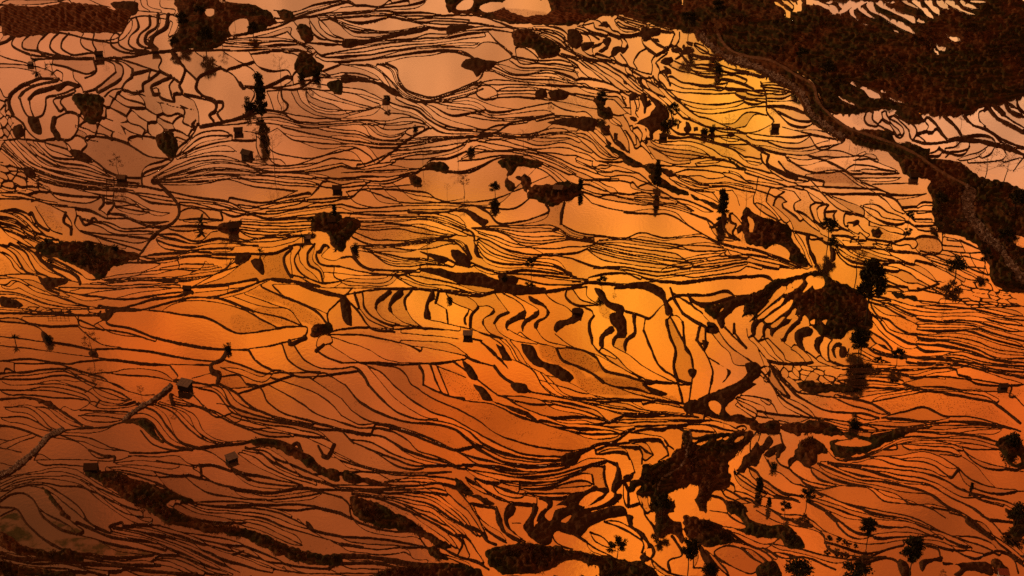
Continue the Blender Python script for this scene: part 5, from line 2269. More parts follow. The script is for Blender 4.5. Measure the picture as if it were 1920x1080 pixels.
# ---------------------------------------------------------------- materials
def material(name):
    m = bpy.data.materials.new(name); m.use_nodes = True; m.node_tree.nodes.clear(); return m, m.node_tree
def attr(nt, n): x = nt.nodes.new('ShaderNodeAttribute'); x.attribute_name = n; return x.outputs['Fac']
def noise(nt, scale, detail=3, rough=.5, vec=None, out=0):
    x = nt.nodes.new('ShaderNodeTexNoise'); x.inputs['Scale'].default_value = scale; x.inputs['Detail'].default_value = detail; x.inputs['Roughness'].default_value = rough
    if vec is None: vec = nt.nodes.new('ShaderNodeNewGeometry').outputs['Position']
    nt.links.new(vec, x.inputs['Vector']); return x.outputs[out]
def ramp(nt, f, stops):
    x = nt.nodes.new('ShaderNodeValToRGB'); nt.links.new(f, x.inputs[0]); e = x.color_ramp.elements
    while len(e) < len(stops): e.new(.5)
    for i, (p, c) in enumerate(stops): e[i].position = p; e[i].color = (*c, 1)
    return x.outputs[0]
def mixc(nt, f, a, b, mode='MIX'):
    x = nt.nodes.new('ShaderNodeMix'); x.data_type = 'RGBA'; x.blend_type = mode
    for s, i in ((f, 0), (a, 6), (b, 7)):
        if isinstance(s, (int, float)): x.inputs[i].default_value = s
        elif isinstance(s, tuple): x.inputs[i].default_value = (*s, 1)
        else: nt.links.new(s, x.inputs[i])
    return x.outputs[2]
def smooth(nt, f, lo, hi, a=0., b=1.):
    x = nt.nodes.new('ShaderNodeMapRange'); x.interpolation_type = 'SMOOTHSTEP'; nt.links.new(f, x.inputs[0])
    for i, v in enumerate((lo, hi, a, b)): x.inputs[i+1].default_value = v
    return x.outputs[0]
def simple(name, stops, scale=2., rough=.9, bump=.3, detail=4):
    m, nt = material(name); p = nt.nodes.new('ShaderNodeBsdfPrincipled'); o = nt.nodes.new('ShaderNodeOutputMaterial')
    tc = nt.nodes.new('ShaderNodeTexCoord').outputs['Object']
    n = noise(nt, scale, detail, .6, tc); nt.links.new(ramp(nt, n, stops), p.inputs['Base Color']); p.inputs['Roughness'].default_value = rough
    p.inputs['Specular IOR Level'].default_value = .15
    if bump:
        b = nt.nodes.new('ShaderNodeBump'); b.inputs['Strength'].default_value = bump; b.inputs['Distance'].default_value = .1; nt.links.new(n, b.inputs['Height']); nt.links.new(b.outputs[0], p.inputs['Normal'])
    nt.links.new(p.outputs[0], o.inputs[0]); return m
def earth_mat():
    m, nt = material('bank earth and scrub'); p = nt.nodes.new('ShaderNodeBsdfPrincipled'); o = nt.nodes.new('ShaderNodeOutputMaterial')
    n1 = noise(nt, .9, 5, .65); n2 = noise(nt, .07, 4, .6); n3 = noise(nt, 4., 3, .6)
    soil = ramp(nt, n3, [(.3, (.035, .016, .008)), (.55, (.075, .031, .014)), (.75, (.14, .055, .024))])
    grass = ramp(nt, n1, [(.3, (.030, .014, .007)), (.45, (.07, .028, .011)), (.6, (.13, .045, .017)), (.8, (.22, .08, .03))])
    green = ramp(nt, n1, [(.3, (.018, .014, .005)), (.6, (.045, .033, .010)), (.8, (.09, .05, .018))])
    sp = nt.nodes.new('ShaderNodeSeparateXYZ'); nt.links.new(nt.nodes.new('ShaderNodeNewGeometry').outputs['Position'], sp.inputs[0])
    zz = M2(nt, 'ADD', sp.outputs[2], M2(nt, 'MULTIPLY', noise(nt, .05, 2), 3.)); led = smooth(nt, M2(nt, 'FRACT', M2(nt, 'MULTIPLY', zz, 1 / 1.1)), .55, .95)
    veg = mixc(nt, smooth(nt, n2, .46, .60), green, grass); veg = mixc(nt, M2(nt, 'MULTIPLY', led, .35), veg, (.20, .08, .03))
    wv = nt.nodes.new('ShaderNodeTexWave'); wv.inputs['Scale'].default_value = .28; wv.inputs["Distortion"].default_value = 11; wv.inputs['Detail'].default_value = 2; wv.inputs['Detail Scale'].default_value = .25; wv.bands_direction = 'DIAGONAL'
    nt.links.new(nt.nodes.new('ShaderNodeNewGeometry').outputs['Position'], wv.inputs['Vector'])
    plo = ramp(nt, n1, [(.3, (.05, .018, .008)), (.55, (.12, .038, .014)), (.75, (.19, .062, .022))]); plo = mixc(nt, M2(nt, 'MULTIPLY', smooth(nt, wv.outputs[1], .82, .97), .45), plo, (.34, .13, .05))
    veg = mixc(nt, attr(nt, 'plow'), veg, plo)
    c = mixc(nt, attr(nt, 'veg'), soil, veg)
    nt.links.new(c, p.inputs['Base Color']); p.inputs['Roughness'].default_value = .95; p.inputs['Specular IOR Level'].default_value = .05
    b = nt.nodes.new('ShaderNodeBump'); b.inputs['Strength'].default_value = .8; b.inputs['Distance'].default_value = .35; nt.links.new(n1, b.inputs['Height']); nt.links.new(b.outputs[0], p.inputs['Normal'])
    nt.links.new(p.outputs[0], o.inputs[0]); return m
def water_mat():
    m, nt = material('flooded paddy'); o = nt.nodes.new('ShaderNodeOutputMaterial')
    g = nt.nodes.new('ShaderNodeBsdfGlossy'); g.inputs['Roughness'].default_value = .055; g.inputs['Color'].default_value = (.96, .95, .94, 1)
    d = nt.nodes.new('ShaderNodeBsdfDiffuse')
    up = nt.nodes.new('ShaderNodeCombineXYZ'); up.inputs[2].default_value = 1.0
    r1 = noise(nt, 1.1, 3, .6); r2 = noise(nt, .22, 2, .5)
    b = nt.nodes.new('ShaderNodeBump'); b.inputs['Strength'].default_value = .055; b.inputs['Distance'].default_value = .12; nt.links.new(r1, b.inputs['Height']); nt.links.new(up.outputs[0], b.inputs['Normal'])
    nt.links.new(b.outputs[0], g.inputs['Normal']); nt.links.new(up.outputs[0], d.inputs['Normal'])
    cell = attr(nt, 'cell'); mud = attr(nt, 'mud'); dry = attr(nt, 'dry'); grn = attr(nt, 'green')
    # rice stubble: dark dots standing out of the water
    vo = nt.nodes.new('ShaderNodeTexVoronoi'); vo.inputs['Scale'].default_value = 2.1; nt.links.new(nt.nodes.new('ShaderNodeNewGeometry').outputs['Position'], vo.inputs['Vector'])
    dot = smooth(nt, vo.outputs[0], .20, .34, 1., 0.)
    patch = noise(nt, .35, 4, .6)
    few = M2(nt, 'MULTIPLY', smooth(nt, cell, .80, .95), smooth(nt, patch, .5, .62))
    area = M2(nt, 'MAXIMUM', M2(nt, 'MAXIMUM', M2(nt, 'MULTIPLY', mud, smooth(nt, patch, .36, .52)), dry), M2(nt, 'MULTIPLY', few, .8))
    dots = M2(nt, 'MULTIPLY', dot, area)
    body = ramp(nt, cell, [(0., (.12, .045, .016)), (.6, (.18, .075, .030)), (.85, (.30, .15, .075)), (1., (.10, .045, .022))])
    body = mixc(nt, dry, body, (.34, .11, .03)); body = mixc(nt, M2(nt, 'MULTIPLY', grn, smooth(nt, patch, .38, .6)), body, (.035, .040, .010))
    col = mixc(nt, dots, body, (.035, .018, .008)); nt.links.new(col, d.inputs[0])
    fac = M2(nt, 'SUBTRACT', .97, M2(nt, 'MULTIPLY', M2(nt, 'POWER', cell, 2.2), .34))
    fac = M2(nt, 'SUBTRACT', fac, M2(nt, 'MULTIPLY', dry, .26)); fac = M2(nt, 'SUBTRACT', fac, M2(nt, 'MULTIPLY', mud, .10))
    fac = M2(nt, 'MULTIPLY', fac, M2(nt, 'SUBTRACT', 1., M2(nt, 'MULTIPLY', dots, .85)))
    fac = M2(nt, 'MULTIPLY', fac, M2(nt, 'SUBTRACT', 1., M2(nt, 'MULTIPLY', M2(nt, 'MULTIPLY', grn, smooth(nt, patch, .38, .6)), .7)))
    mx = nt.nodes.new('ShaderNodeMixShader'); nt.links.new(fac, mx.inputs[0]); nt.links.new(d.outputs[0], mx.inputs[1]); nt.links.new(g.outputs[0], mx.inputs[2]); nt.links.new(mx.outputs[0], o.inputs[0])
    return m
EARTH = earth_mat(); WATER = water_mat()
k4_ = lambda A: A[:-1, :-1] & A[1:, :-1] & A[1:, 1:] & A[:-1, 1:]
full = np.ones((B.shape[0]-1, B.shape[1]-1), bool)
vegA = np.clip(.5 - VEG / 3, 0, 1)
vegA = np.maximum(vegA, np.clip((-B - 3) / 6, 0, .35))
on = {k: k4_(RIB[k] < .2) for k in 'RSK'}
on['S'] &= ~on['R']
grid_mesh('terrain', X, Y, E, full & ~on['R'] & ~on['S'] & ~on['K'], {'veg': vegA, 'plow': np.clip(.5 - PLOW / 3, 0, 1)}, EARTH)
grid_mesh('road', X, Y, E, on['R'], {}, simple('packed earth road', [(.3, (.09, .042, .022)), (.6, (.19, .095, .05)), (.8, (.30, .16, .09))], .6, .9, .2))
grid_mesh('stream_bed', X, Y, E, on['S'], {}, simple('stony stream bed', [(.38, (.03, .015, .009)), (.5, (.15, .08, .05)), (.62, (.40, .25, .17))], 1.1, .8, .8, 6))
grid_mesh('path', X, Y, E, on['K'], {}, simple('stone path', [(.4, (.03, .015, .009)), (.52, (.14, .07, .04)), (.66, (.42, .25, .16))], 2.2, .8, .8, 5))
cellr = np.random.default_rng(3).random(nlab + 1)
CR = np.where(LAB >= 0, cellr[np.maximum(LAB, 0)], .5)
ok = ~np.isnan(LO); WZ = np.where(ok, LO, 0)
k4 = lambda A: A[:-1, :-1] & A[1:, :-1] & A[1:, 1:] & A[:-1, 1:]
a4 = lambda A: A[:-1, :-1] | A[1:, :-1] | A[1:, 1:] | A[:-1, 1:]
crd = dil(np.where(LAB >= 0, CR, np.nan), np.fmin, 2); CR = np.where(np.isnan(crd), .5, crd)
sm = lambda A: np.clip(.5 - A / 3, 0, 1)
grid_mesh('water', X, Y, WZ, k4(ok) & a4(B > -1.2), {'cell': CR, 'mud': sm(MUD), 'dry': sm(DRY), 'green': sm(GRN)}, WATER)
# the land beyond, out to the horizon
fy = np.r_[np.linspace(-300, 120, 8)[:-1], np.geomspace(120, 9000, 60)]; fx = np.r_[-np.geomspace(7000, 20, 34), 0, np.geomspace(20, 7000, 34)]
FX, FY = np.meshgrid(fx, fy); FZ = Zf(FX, FY) - 1.5
bx = (px2ground(-480, 540)[0])
keepf = np.ones((len(fy)-1, len(fx)-1), bool)
# drop the far sheet well under the detailed one
def inside_fan(x, y):
    dx, dy, dz = x, y, -CAM_H + Zf(x, y); dep = dy*math.cos(PITCH) - dz*math.sin(PITCH); upv = dy*math.sin(PITCH) + dz*math.cos(PITCH)
    u = 960 + FPX * dx / np.maximum(dep, 1); v = 540 - FPX * upv / np.maximum(dep, 1)
    return (dep > 1) & (u > US[0] + 20) & (u < US[-1] - 20) & (v > VS[0] + 12) & (v < VS[-1] - 12)
FZ = np.where(inside_fan(FX, FY), FZ - 6, FZ)
grid_mesh('distant_land', FX, FY, FZ, keepf, {'veg': np.ones_like(FX)}, EARTH)
print('land built', round(time.time() - T0, 1), X.shape)
def ground(u, v):
    """world point on the built land under photo pixel (u, v)"""
    i = min(max(int(np.searchsorted(US, u)), 1), len(US)-1); j = min(max(int(np.searchsorted(VS, v)), 1), len(VS)-1)
    z = float(E[j, i]) if B[j, i] < 0.5 else float(LV[j, i])
    return float(X[j, i]), float(Y[j, i]), z
def ppm(u, v):
    """photo pixels per metre of upright height at that spot"""
    x, y, z = ground(u, v); return FPX / (y * math.cos(PITCH) + (CAM_H - z) * math.sin(PITCH))
PLANTS = """
tall 1620 612 120 .82|tallest dark tree, thin trunk, on the edge of the black scrub hillside right of centre
tall 1607 680 66 .95|dark tree with forked crown at the foot of the black scrub hillside
broad 1681 684 32|small dark tree right of the forked tree, beside the long golden pool
broad 1645 686 20|very small dark tree between the forked tree and the golden pool tree
cone 1354 404 46 .85|dark upright tree with its crown over bright paddies, right of centre
cone 1232 350 48 .6|tall narrow conifer in the scrub gully, right of the upper middle
round 928 366 27 .8|round dark tree beside the small winding island path
bush 928 390 20|round dark bush just below the round tree by the island
cone 1088 356 22|small conifer at the right end of the island hut's scrub
broad 725 196 17|dark tree where two banks meet left of the great oval pond's foot
broad 1128 205 30|dark tree on the narrow scrub strip above the middle gully
russet 1033 172 27|pale russet tree beside the two dark mounds, upper middle
bare 793 312 36|bare tree behind the low scrub mound left of the island pool
bare 858 293 46|tall bare tree among thin terraces above the island pool
bare 980 276 34|bare tree on the thin terraces right of the upper middle
russet 870 364 36|russet tree inside the island pool, right of two
bare 838 366 22|small bare tree inside the island pool, left of two
russet 222 330 38 1.1|feathery russet tree at the bottom of the fan shaped pool, upper left
bare 513 307 60|tall bare tree in the pool right of the black thatched shed
russet 480 272 32|russet tree between the thatched hut and the black shed, upper left
bare 195 99 22|bare tree beside the small dark hut under the ploughed slope
bare 527 157 50|thin bare tree in the pool right of the ivy-dark conifer, upper left
cone 490 219 76 .62|tall black columnar tree on the bank at the right of the big upper left pool
bush 467 205 26|bush at the left foot of the tall black columnar tree
palm 66 124 20|spiky palm beside the tiny pale roofed hut at the far upper left
palm 85 122 13|small palm just right of the spiky palm, far upper left
palm 97 127 15|third small palm on the same bank, rightmost of three
bare 1363 255 40|tall pale bare tree in the golden pool left of the dark square hut
russet 1448 222 20|russet tree growing right behind the dark square hut on the golden paddies
bush 1320 251 15|bush on the golden terraces, left of a pair
bush 1335 249 16|bush on the golden terraces, right of a pair
bush 1347 134 19|dark bush near the top of the golden terraces beside the road
bare 1556 258 28|bare roadside tree below the road, uppermost of three
bare 1592 280 30|bare roadside tree below the road, middle of three
bare 1603 308 34|bare roadside tree below the road, lowest of three
bare 1843 356 66 1.6|big spreading bare tree at the right above the road bend
bare 1880 352 58 1.5|spreading bare tree at the right edge behind the big one
russet 1802 236 22|russet tree among silver terraces at the upper right
palm 377 422 32|tall spiky plant right of the curving path, left side
russet 423 476 28|small russet tree above the long bank, left of centre
palm 90 470 26|spiky plant on the left end of the dark scrub hollow
palm 112 459 16|small spiky plant at the upper rim of the dark scrub hollow
bush 217 472 14|small bush inside the dark scrub hollow, right part
palm 28 640 20|spiky plant standing in water at the left edge
bush 92 640 18|bush on the short bank near the left edge
russet 173 668 48|slim russet tree standing in orange water, lower left of the oval pool
bush 427 657 16|bush where the big oval pool meets the stream outlet
palm 487 474 18|spiky plants on the long bank left of the curved bright terraces
palm 567 450 17|spiky plants left of the low pale roofed shelter
cone 627 410 22|small dark tree in the scrub patch above the curved terraces
broad 583 424 18|little tree at the left of the scrub patch above the curved terraces
palm 630 456 20|spiky plant below the scrub patch above the curved terraces
bare 800 468 48|bare tree over the green stubble terraces, centre left
broad 995 510 27|dark tree on the terraces just right of the picture's middle
broad 1128 542 25|dark tree on the bank above the curved black terraces
russet 1152 540 14|small russet sapling right of the tree above the curved black terraces
bush 945 528 14|bush on the black ridge at the middle
bush 667 470 16|bush on the bank left of the black ridge
bush 843 562 12|bush at the head of the curved black terraces
broad 1552 455 44|dark tree left of the two bright water strips, right of centre
russet 1604 520 58 1.2|large russet tree just left of the tallest dark tree
bare 1773 560 36|bare tree in the small mosaic fields at the right
broad 1703 418 22|dark tree on the stepped field edge at the right
bare 1397 400 48|tall bare tree on the terraces right of the upright tree, left of two
bare 1425 400 44|tall bare tree on the terraces right of the upright tree, right of two
russet 1632 388 16|small russet sapling on the right terraces
russet 265 745 24|small russet sapling above the stone path, lower left
russet 323 764 22|small russet sapling just below the pale roofed hut
broad 1510 952 38|dark tree in the lower right paddies, tallest on the narrow banks
broad 1470 968 28|dark tree in the lower right paddies, left of the tallest on the banks
cone 1441 952 20|slim dark tree at the left of the lower right row
cone 1423 922 30|slim dark tree above the left of the lower right row
bush 1450 878 15|bush on a paddy bank above the slim tree, lower right
tall 1625 1018 52|tree with bare trunk and tufted crown, lower right
broad 1553 1021 18|tiny tree on the low bank, leftmost of five in a row
broad 1571 1023 16|tiny tree on the low bank, second of five in a row
broad 1582 1027 15|tiny tree on the low bank, third of five in a row
broad 1591 1030 13|tiny tree on the low bank, fourth of five in a row
broad 1603 1032 13|tiny tree on the low bank, last of five in a row
tall 1706 1080 80 .9|tall dark columnar tree at the bottom edge, right
round 1492 1092 48 1.35|big round dark tree at the bottom edge, left of two
round 1602 1094 44 1.3|big round dark tree at the bottom edge, right of two
tall 1289 1066 62|dark tree at the bottom beside the red pools
bush 1330 1074 30|bush on the bank left of the red pool, bottom
russet 1766 1088 24|russet sapling on the bottom bank right of the columnar tree
cone 1820 918 16|tiny dark tree alone on the lower right terraces
bare 1358 778 32|bare tree on the dark spur below the steep ladder terraces
broad 1157 1050 46|dark tree on the brown slope at the bottom middle
broad 1240 980 50|dark tree in the ravine between bright pools
round 386 88 36|dark tree in the upper left grove, lowest and widest
broad 345 62 34|dark tree in the upper left grove, left side top
round 328 90 20|small round tree at the left foot of the upper left grove
russet 415 76 30|brown tree in the upper left grove, right of the widest
broad 378 42 28|dark tree in the upper left grove, topmost
russet 440 50 22|russet tree between the two small ponds in the upper left grove
round 474 64 24|dark tree at the right end of the upper left grove
russet 578 134 34 1.1|brown leafed tree on the mound right of the upper left pools
bush 594 142 20|bush at the right foot of the mound tree
bush 565 148 16|bush at the left foot of the mound tree
round 1262 214 24|dark round tree in the black gully by the gold terraces
bush 1248 238 20|bush above the gully hut
bush 883 286 15|small bush on a thin bank left of the upper middle
bush 778 242 10|tiny bush at the tip of the small leaf shaped pond
round 1560 470 26|dark round tree beside the bright water strips
broad 1845 500 34|dark tree beside the stony stream, lower
broad 1880 470 40|dark tree right of the stony stream
round 1790 520 40|dark round tree left of the stony stream's lower reach
broad 1760 400 34|dark tree left of the stony stream's upper reach
round 1900 400 44|dark tree at the right edge above the small bright pool
broad 1290 60 36|dark tree on the far ridge, left
broad 1345 40 34|dark tree on the far ridge, right of the left one
round 1550 150 34|dark tree in the valley above the road bend
broad 1500 120 30|dark tree in the valley, left of the one above the road bend
bush 1895 840 34|dark bush on the islet at the right edge, upper
round 1905 985 44|dark tree on the mound at the right edge, lower
bush 1600 800 26|bush in the dark hollow right of the ladder terraces
"""
HUTS = """
shed 347 728 38 -20 dark sheet|hut with a big pale sheet roof beside the stone path, left
shed 877 632 27 0 dark sheet|hut with a pale flat roof at the centre, below the curved terraces
gable 1880 725 24 3 dark thatch|small black hut on the terraces at the right edge
gable 1453 241 23 -4 dark thatch|dark square hut standing in the golden pool
gable 447 249 25 8 mud thatch|brown thatched hut at the right of the upper left pools
gable 463 291 30 -30 mud thatch|dark shed with a pointed thatch beside the bare tree pool
gable 185 105 22 5 dark thatch|small dark hut on the bank below the ploughed slope
shed 57 121 16 -15 mud sheet|tiny hut with a pale roof beside the palms, far upper left
gable 290 97 18 10 mud straw|small straw roofed hut at the foot of the steep upper left steps
shed 434 862 32 35 dark sheet|hut with a tilted pale roof edge on the lower left bank
gable 172 880 38 2 dark thatch|wide black hut above the lower left brown slope
gable 350 543 22 -6 mud thatch|small hut on the bank left of the orange triangle pool
gable 437 432 28 12 mud thatch|thatched hut in brown scrub above the long bank, left
gable 228 337 26 -8 mud straw|low straw hut at the tip of the fan shaped pool
gable 632 356 26 0 dark thatch|black hut on the thin terraces left of the island pool
shed 576 449 20 5 mud sheet|low shelter with a pale roof above the curved bright terraces
gable 1243 258 22 4 dark thatch|dark hut at the foot of the black gully
shed 1046 361 27 -12 mud straw|open hut with a slatted roof on the island scrub
gable 1082 590 24 -10 dark thatch|dark hut above the thickest curved black bank
gable 1713 334 24 0 dark thatch|dark roadside hut at the right
shed 1880 1078 30 -5 white tile|white walled hut with a red roof at the bottom right edge
gable 622 423 22 6 dark thatch|dark hut inside the scrub patch above the curved terraces
gable 1332 612 19 -20 dark thatch|little black hut left of the ladder terraces
"""
# ---------------------------------------------------------------- loose ground cover
R = random.Random(11); NR = np.random.default_rng(17)
def tri_mesh(name, co, mat, parent=None):
    """co: (n, 3, 3) triangles"""
    n = len(co); me = bpy.data.meshes.new(name); me.vertices.add(n*3); me.loops.add(n*3); me.polygons.add(n)
    me.vertices.foreach_set('co', co.astype(np.float32).ravel()); me.loops.foreach_set('vertex_index', np.arange(n*3, dtype=np.int32))
    me.polygons.foreach_set('loop_start', np.arange(0, n*3, 3, dtype=np.int32)); me.update(calc_edges=True)
    me.materials.append(mat); o = bpy.data.objects.new(name, me); COL.objects.link(o); o.parent = parent; return o
def tufts(name, sel, n, k, smin, smax, mat, lift=0.):
    j, i = np.nonzero(sel); pick = NR.integers(0, len(j), n); j, i = j[pick], i[pick]
    dx = NR.uniform(-.5, .5, n); dy = NR.uniform(-.5, .5, n)
    bx, by, bz = X[j, i] + dx * .14, Y[j, i] + dy * .3, E[j, i] + lift
    s = NR.uniform(smin, smax, n) ** 1.0
    T = np.zeros((n, k, 3, 3))
    for q in range(k):
        a = NR.uniform(0, 6.283, n); ln = s * NR.uniform(.6, 1.2, n); sp = NR.uniform(.2, .9, n); wd = s * NR.uniform(.18, .4, n)
        ox = NR.normal(0, .3, n) * s; oy = NR.normal(0, .3, n) * s; zz = NR.uniform(-.1, .5, n) * s
        base = np.stack([bx + ox, by + oy, bz + zz - .05], 1)
        dirv = np.stack([np.cos(a) * sp, np.sin(a) * sp, np.ones(n) * NR.uniform(.2, 1, n)], 1); side = np.stack([-np.sin(a), np.cos(a), NR.uniform(-.4, .4, n)], 1)
        T[:, q, 0] = base - side * wd[:, None] * .5; T[:, q, 1] = base + side * wd[:, None] * .5; T[:, q, 2] = base + dirv * ln[:, None]
    o = tri_mesh(name, T.reshape(-1, 3, 3), mat); o['kind'] = 'stuff'; return o
def leaf_mat(name, stops, scale=.35):
    m, nt = material(name); p = nt.nodes.new('ShaderNodeBsdfPrincipled'); o = nt.nodes.new('ShaderNodeOutputMaterial')
    nt.links.new(ramp(nt, noise(nt, scale, 3, .6), stops), p.inputs['Base Color']); p.inputs['Roughness'].default_value = .8; p.inputs['Specular IOR Level'].default_value = .1
    nt.links.new(p.outputs[0], o.inputs[0]); return m
SCRUB = leaf_mat('scrub leaves', [(.35, (.022, .016, .006)), (.5, (.065, .028, .010)), (.62, (.13, .042, .015)), (.75, (.055, .038, .013))], .12)
GRASS = leaf_mat('bank grass', [(.35, (.020, .018, .007)), (.6, (.06, .035, .013))], .3)
inframe = (UU > -60) & (UU < 1980) & (VV > -40) & (VV < 1130)
offroad = (RIB['R'] > 1) & (RIB['S'] > 1) & (RIB['K'] > 1)
tufts('scrub', (VEG < -1.5) & (PLOW > 0) & inframe & offroad, 60000, 4, .10, .28, SCRUB)
dense = (VEG < -5) & (PLOW > 0) & inframe & offroad & (vnoise(UU.shape, (60, 90), rng) > .36)
tufts('undergrowth', dense, 7000, 7, .3, .7, SCRUB, .1)
patchy = vnoise(UU.shape, (130, 200), rng) > .05
tufts('bank_grass', (B < 0) & (B > -6) & (VEG > 0) & inframe & patchy & offroad, 40000, 3, .08, .22, GRASS)
def stones(name, sel, n, smin, smax, mat):
    j, i = np.nonzero(sel); pick = NR.integers(0, len(j), n); j, i = j[pick], i[pick]; bm = []
    oc = np.array([(1,0,0),(-1,0,0),(0,1,0),(0,-1,0),(0,0,1),(0,0,-1)], float); fc = [(0,2,4),(2,1,4),(1,3,4),(3,0,4),(2,0,5),(1,2,5),(3,1,5),(0,3,5)]
    s = NR.uniform(smin, smax, n) ; c = np.stack([X[j, i], Y[j, i], E[j, i] + s * .15], 1)
    v = oc[None] * NR.uniform(.6, 1.2, (n, 6, 1)) * s[:, None, None] * np.array([1, 1, .65]) + NR.normal(0, .12, (n, 6, 3)) * s[:, None, None] + c[:, None]
    o = tri_mesh(name, v[:, np.array(fc)].reshape(-1, 3, 3), mat); o['kind'] = 'stuff'
STONE = simple('weathered stone', [(.3, (.10, .06, .045)), (.6, (.30, .20, .15)), (.8, (.48, .34, .27))], .5, .85, .2)
stones('stones', ((RIB['S'] < 0) | (RIB['K'] < 0)) & inframe, 6000, .12, .42, STONE)
print('cover', round(time.time() - T0, 1))

# ---------------------------------------------------------------- trees
def empty(name, loc, rz=0, sc=1):
    o = bpy.data.objects.new(name, None); COL.objects.link(o); o.empty_display_size = .5
    o.location = loc; o.rotation_euler = (0, 0, rz); o.scale = (sc,) * 3; return o
def polymesh(name, V, F, mat, parent=None, smooth=False):
    me = bpy.data.meshes.new(name); me.from_pydata([tuple(v) for v in V], [], F); me.materials.append(mat)
    if smooth: me.polygons.foreach_set('use_smooth', np.ones(len(F), bool))
    o = bpy.data.objects.new(name, me); COL.objects.link(o); o.parent = parent; return o
def tube(V, F, pts, rad, n=6):
    b0 = len(V); pts = [Vector(p) for p in pts]
    for k, p in enumerate(pts):
        d = (pts[min(k+1, len(pts)-1)] - pts[max(k-1, 0)]).normalized(); s = d.cross(Vector((.3, 1, .1))).normalized(); t = d.cross(s)
        for q in range(n): a = 6.2832*q/n; V.append(p + (s*math.cos(a) + t*math.sin(a)) * rad[k])
    for k in range(len(pts)-1):
        for q in range(n): F.append((b0+k*n+q, b0+k*n+(q+1) % n, b0+(k+1)*n+(q+1) % n, b0+(k+1)*n+q))
    F.append(tuple(b0+(len(pts)-1)*n+q for q in range(n)))
def leaves(centres, per, spread, size, seed):
    r = np.random.default_rng(seed); c = np.repeat(np.array(centres), per, 0); n = len(c); g = r.normal(0, 1, (n, 3)); g /= np.linalg.norm(g, axis=1)[:, None]
    c = c + g * (r.random((n, 1)) ** .5) * spread * np.array([1, 1, .72])
    a = r.normal(0, 1, (n, 3)); a /= np.linalg.norm(a, axis=1)[:, None]; b = np.cross(a, r.normal(0, 1, (n, 3))); b /= np.linalg.norm(b, axis=1)[:, None]
    s = size * r.uniform(.6, 1.3, (n, 1)); return np.stack([c - b*s*.5, c + b*s*.5, c + a*s*1.3], 1)
BARK = simple('bark', [(.3, (.025, .016, .010)), (.7, (.07, .045, .03))], 3, .95, .4)
LEAF_D = leaf_mat('dark evergreen leaves', [(.3, (.014, .014, .005)), (.6, (.042, .032, .011)), (.8, (.08, .045, .016))], .8)
LEAF_R = leaf_mat('russet leaves', [(.3, (.07, .025, .010)), (.6, (.14, .05, .018)), (.8, (.20, .08, .03))], .8)
def limbs(seed, H, n, z0, z1, reach, rise, r0, fork=2):
    """trunk with limbs; returns V, F, tips"""
    r = random.Random(seed); V, F, tips = [], [], []; lean = Vector((r.uniform(-.05, .05), r.uniform(-.05, .05), 0))
    def tp(z): return Vector((lean.x*z + .12*math.sin(z*.9+seed), lean.y*z + .1*math.cos(z*.8+seed), z))
    K = 7; tube(V, F, [tp(H*k/K*.96) for k in range(K+1)], [r0*(1-.82*k/K) for k in range(K+1)], 7)
    for i in range(n):
        z = z0 + (z1-z0)*(i+r.random()*.6)/n; a = i*2.4 + r.uniform(-.5, .5); p = tp(z); L_ = reach*(1-.45*(z-z0)/max(z1-z0, .1))*r.uniform(.75, 1.15)
        d = Vector((math.cos(a), math.sin(a), rise*r.uniform(.7, 1.3))).normalized(); q = [p, p+d*L_*.5, p+d*L_+Vector((0, 0, L_*.18))]
        rr = r0*.38*(1-.5*(z-z0)/max(z1-z0, .1)); tube(V, F, q, [rr, rr*.6, rr*.25], 5); tips.append(tuple(q[2])); tips.append(tuple((q[1]+q[2])/2))
        for f in range(fork):
            d2 = (d + Vector((r.uniform(-.9, .9), r.uniform(-.9, .9), r.uniform(-.1, .7)))).normalized(); s = q[1]+(q[2]-q[1])*r.random(); e = s+d2*L_*.45
            tube(V, F, [s, e], [rr*.4, rr*.12], 4); tips.append(tuple(e))
    tips.append(tuple(tp(H))); return V, F, tips
def tree_kind(kind, seed):
    """builds one tree 10 m tall: Empty > trunk, crown"""
    r = random.Random(seed)
    if kind == 'broad':   V, F, tips = limbs(seed, 9.2, 9, 4.2, 8.8, 2.9, .35, .22); T = leaves([tuple(t) for t in tips], 46, 1.1, .42, seed); mat = LEAF_D
    elif kind == 'tall':  V, F, tips = limbs(seed, 9.6, 12, 4.4, 9.2, 2.0, .3, .17); tips += [(0, 0, 4.6 + .5*q) for q in range(9)]; T = leaves(tips, 50, .85, .38, seed); mat = LEAF_D
    elif kind == 'cone':  V, F, tips = limbs(seed, 9.8, 22, .8, 9.4, 1.7, .15, .16, 1); tips += [(0, 0, .9 + .42*q) for q in range(20)]; T = leaves(tips, 40, .85, .44, seed); mat = LEAF_D
    elif kind == 'round': V, F, tips = limbs(seed, 8.0, 9, 2.6, 7.6, 3.6, .4, .30); T = leaves(tips, 34, 1.5, .55, seed); mat = LEAF_D
    elif kind == 'bare':  V, F, tips = limbs(seed, 9.4, 11, 4.4, 9.0, 2.9, .45, .11, 5); T = leaves(tips, 3, .6, .16, seed); mat = LEAF_R
    elif kind == 'russet': V, F, tips = limbs(seed, 9.4, 10, 3.6, 9.0, 2.6, .35, .14, 3); T = leaves(tips, 8, .8, .26, seed); mat = LEAF_R
    root = empty('tree', (0, 0, 0)); polymesh('trunk', V, F, BARK, root, True); tri_mesh('crown', T, mat, root); return root
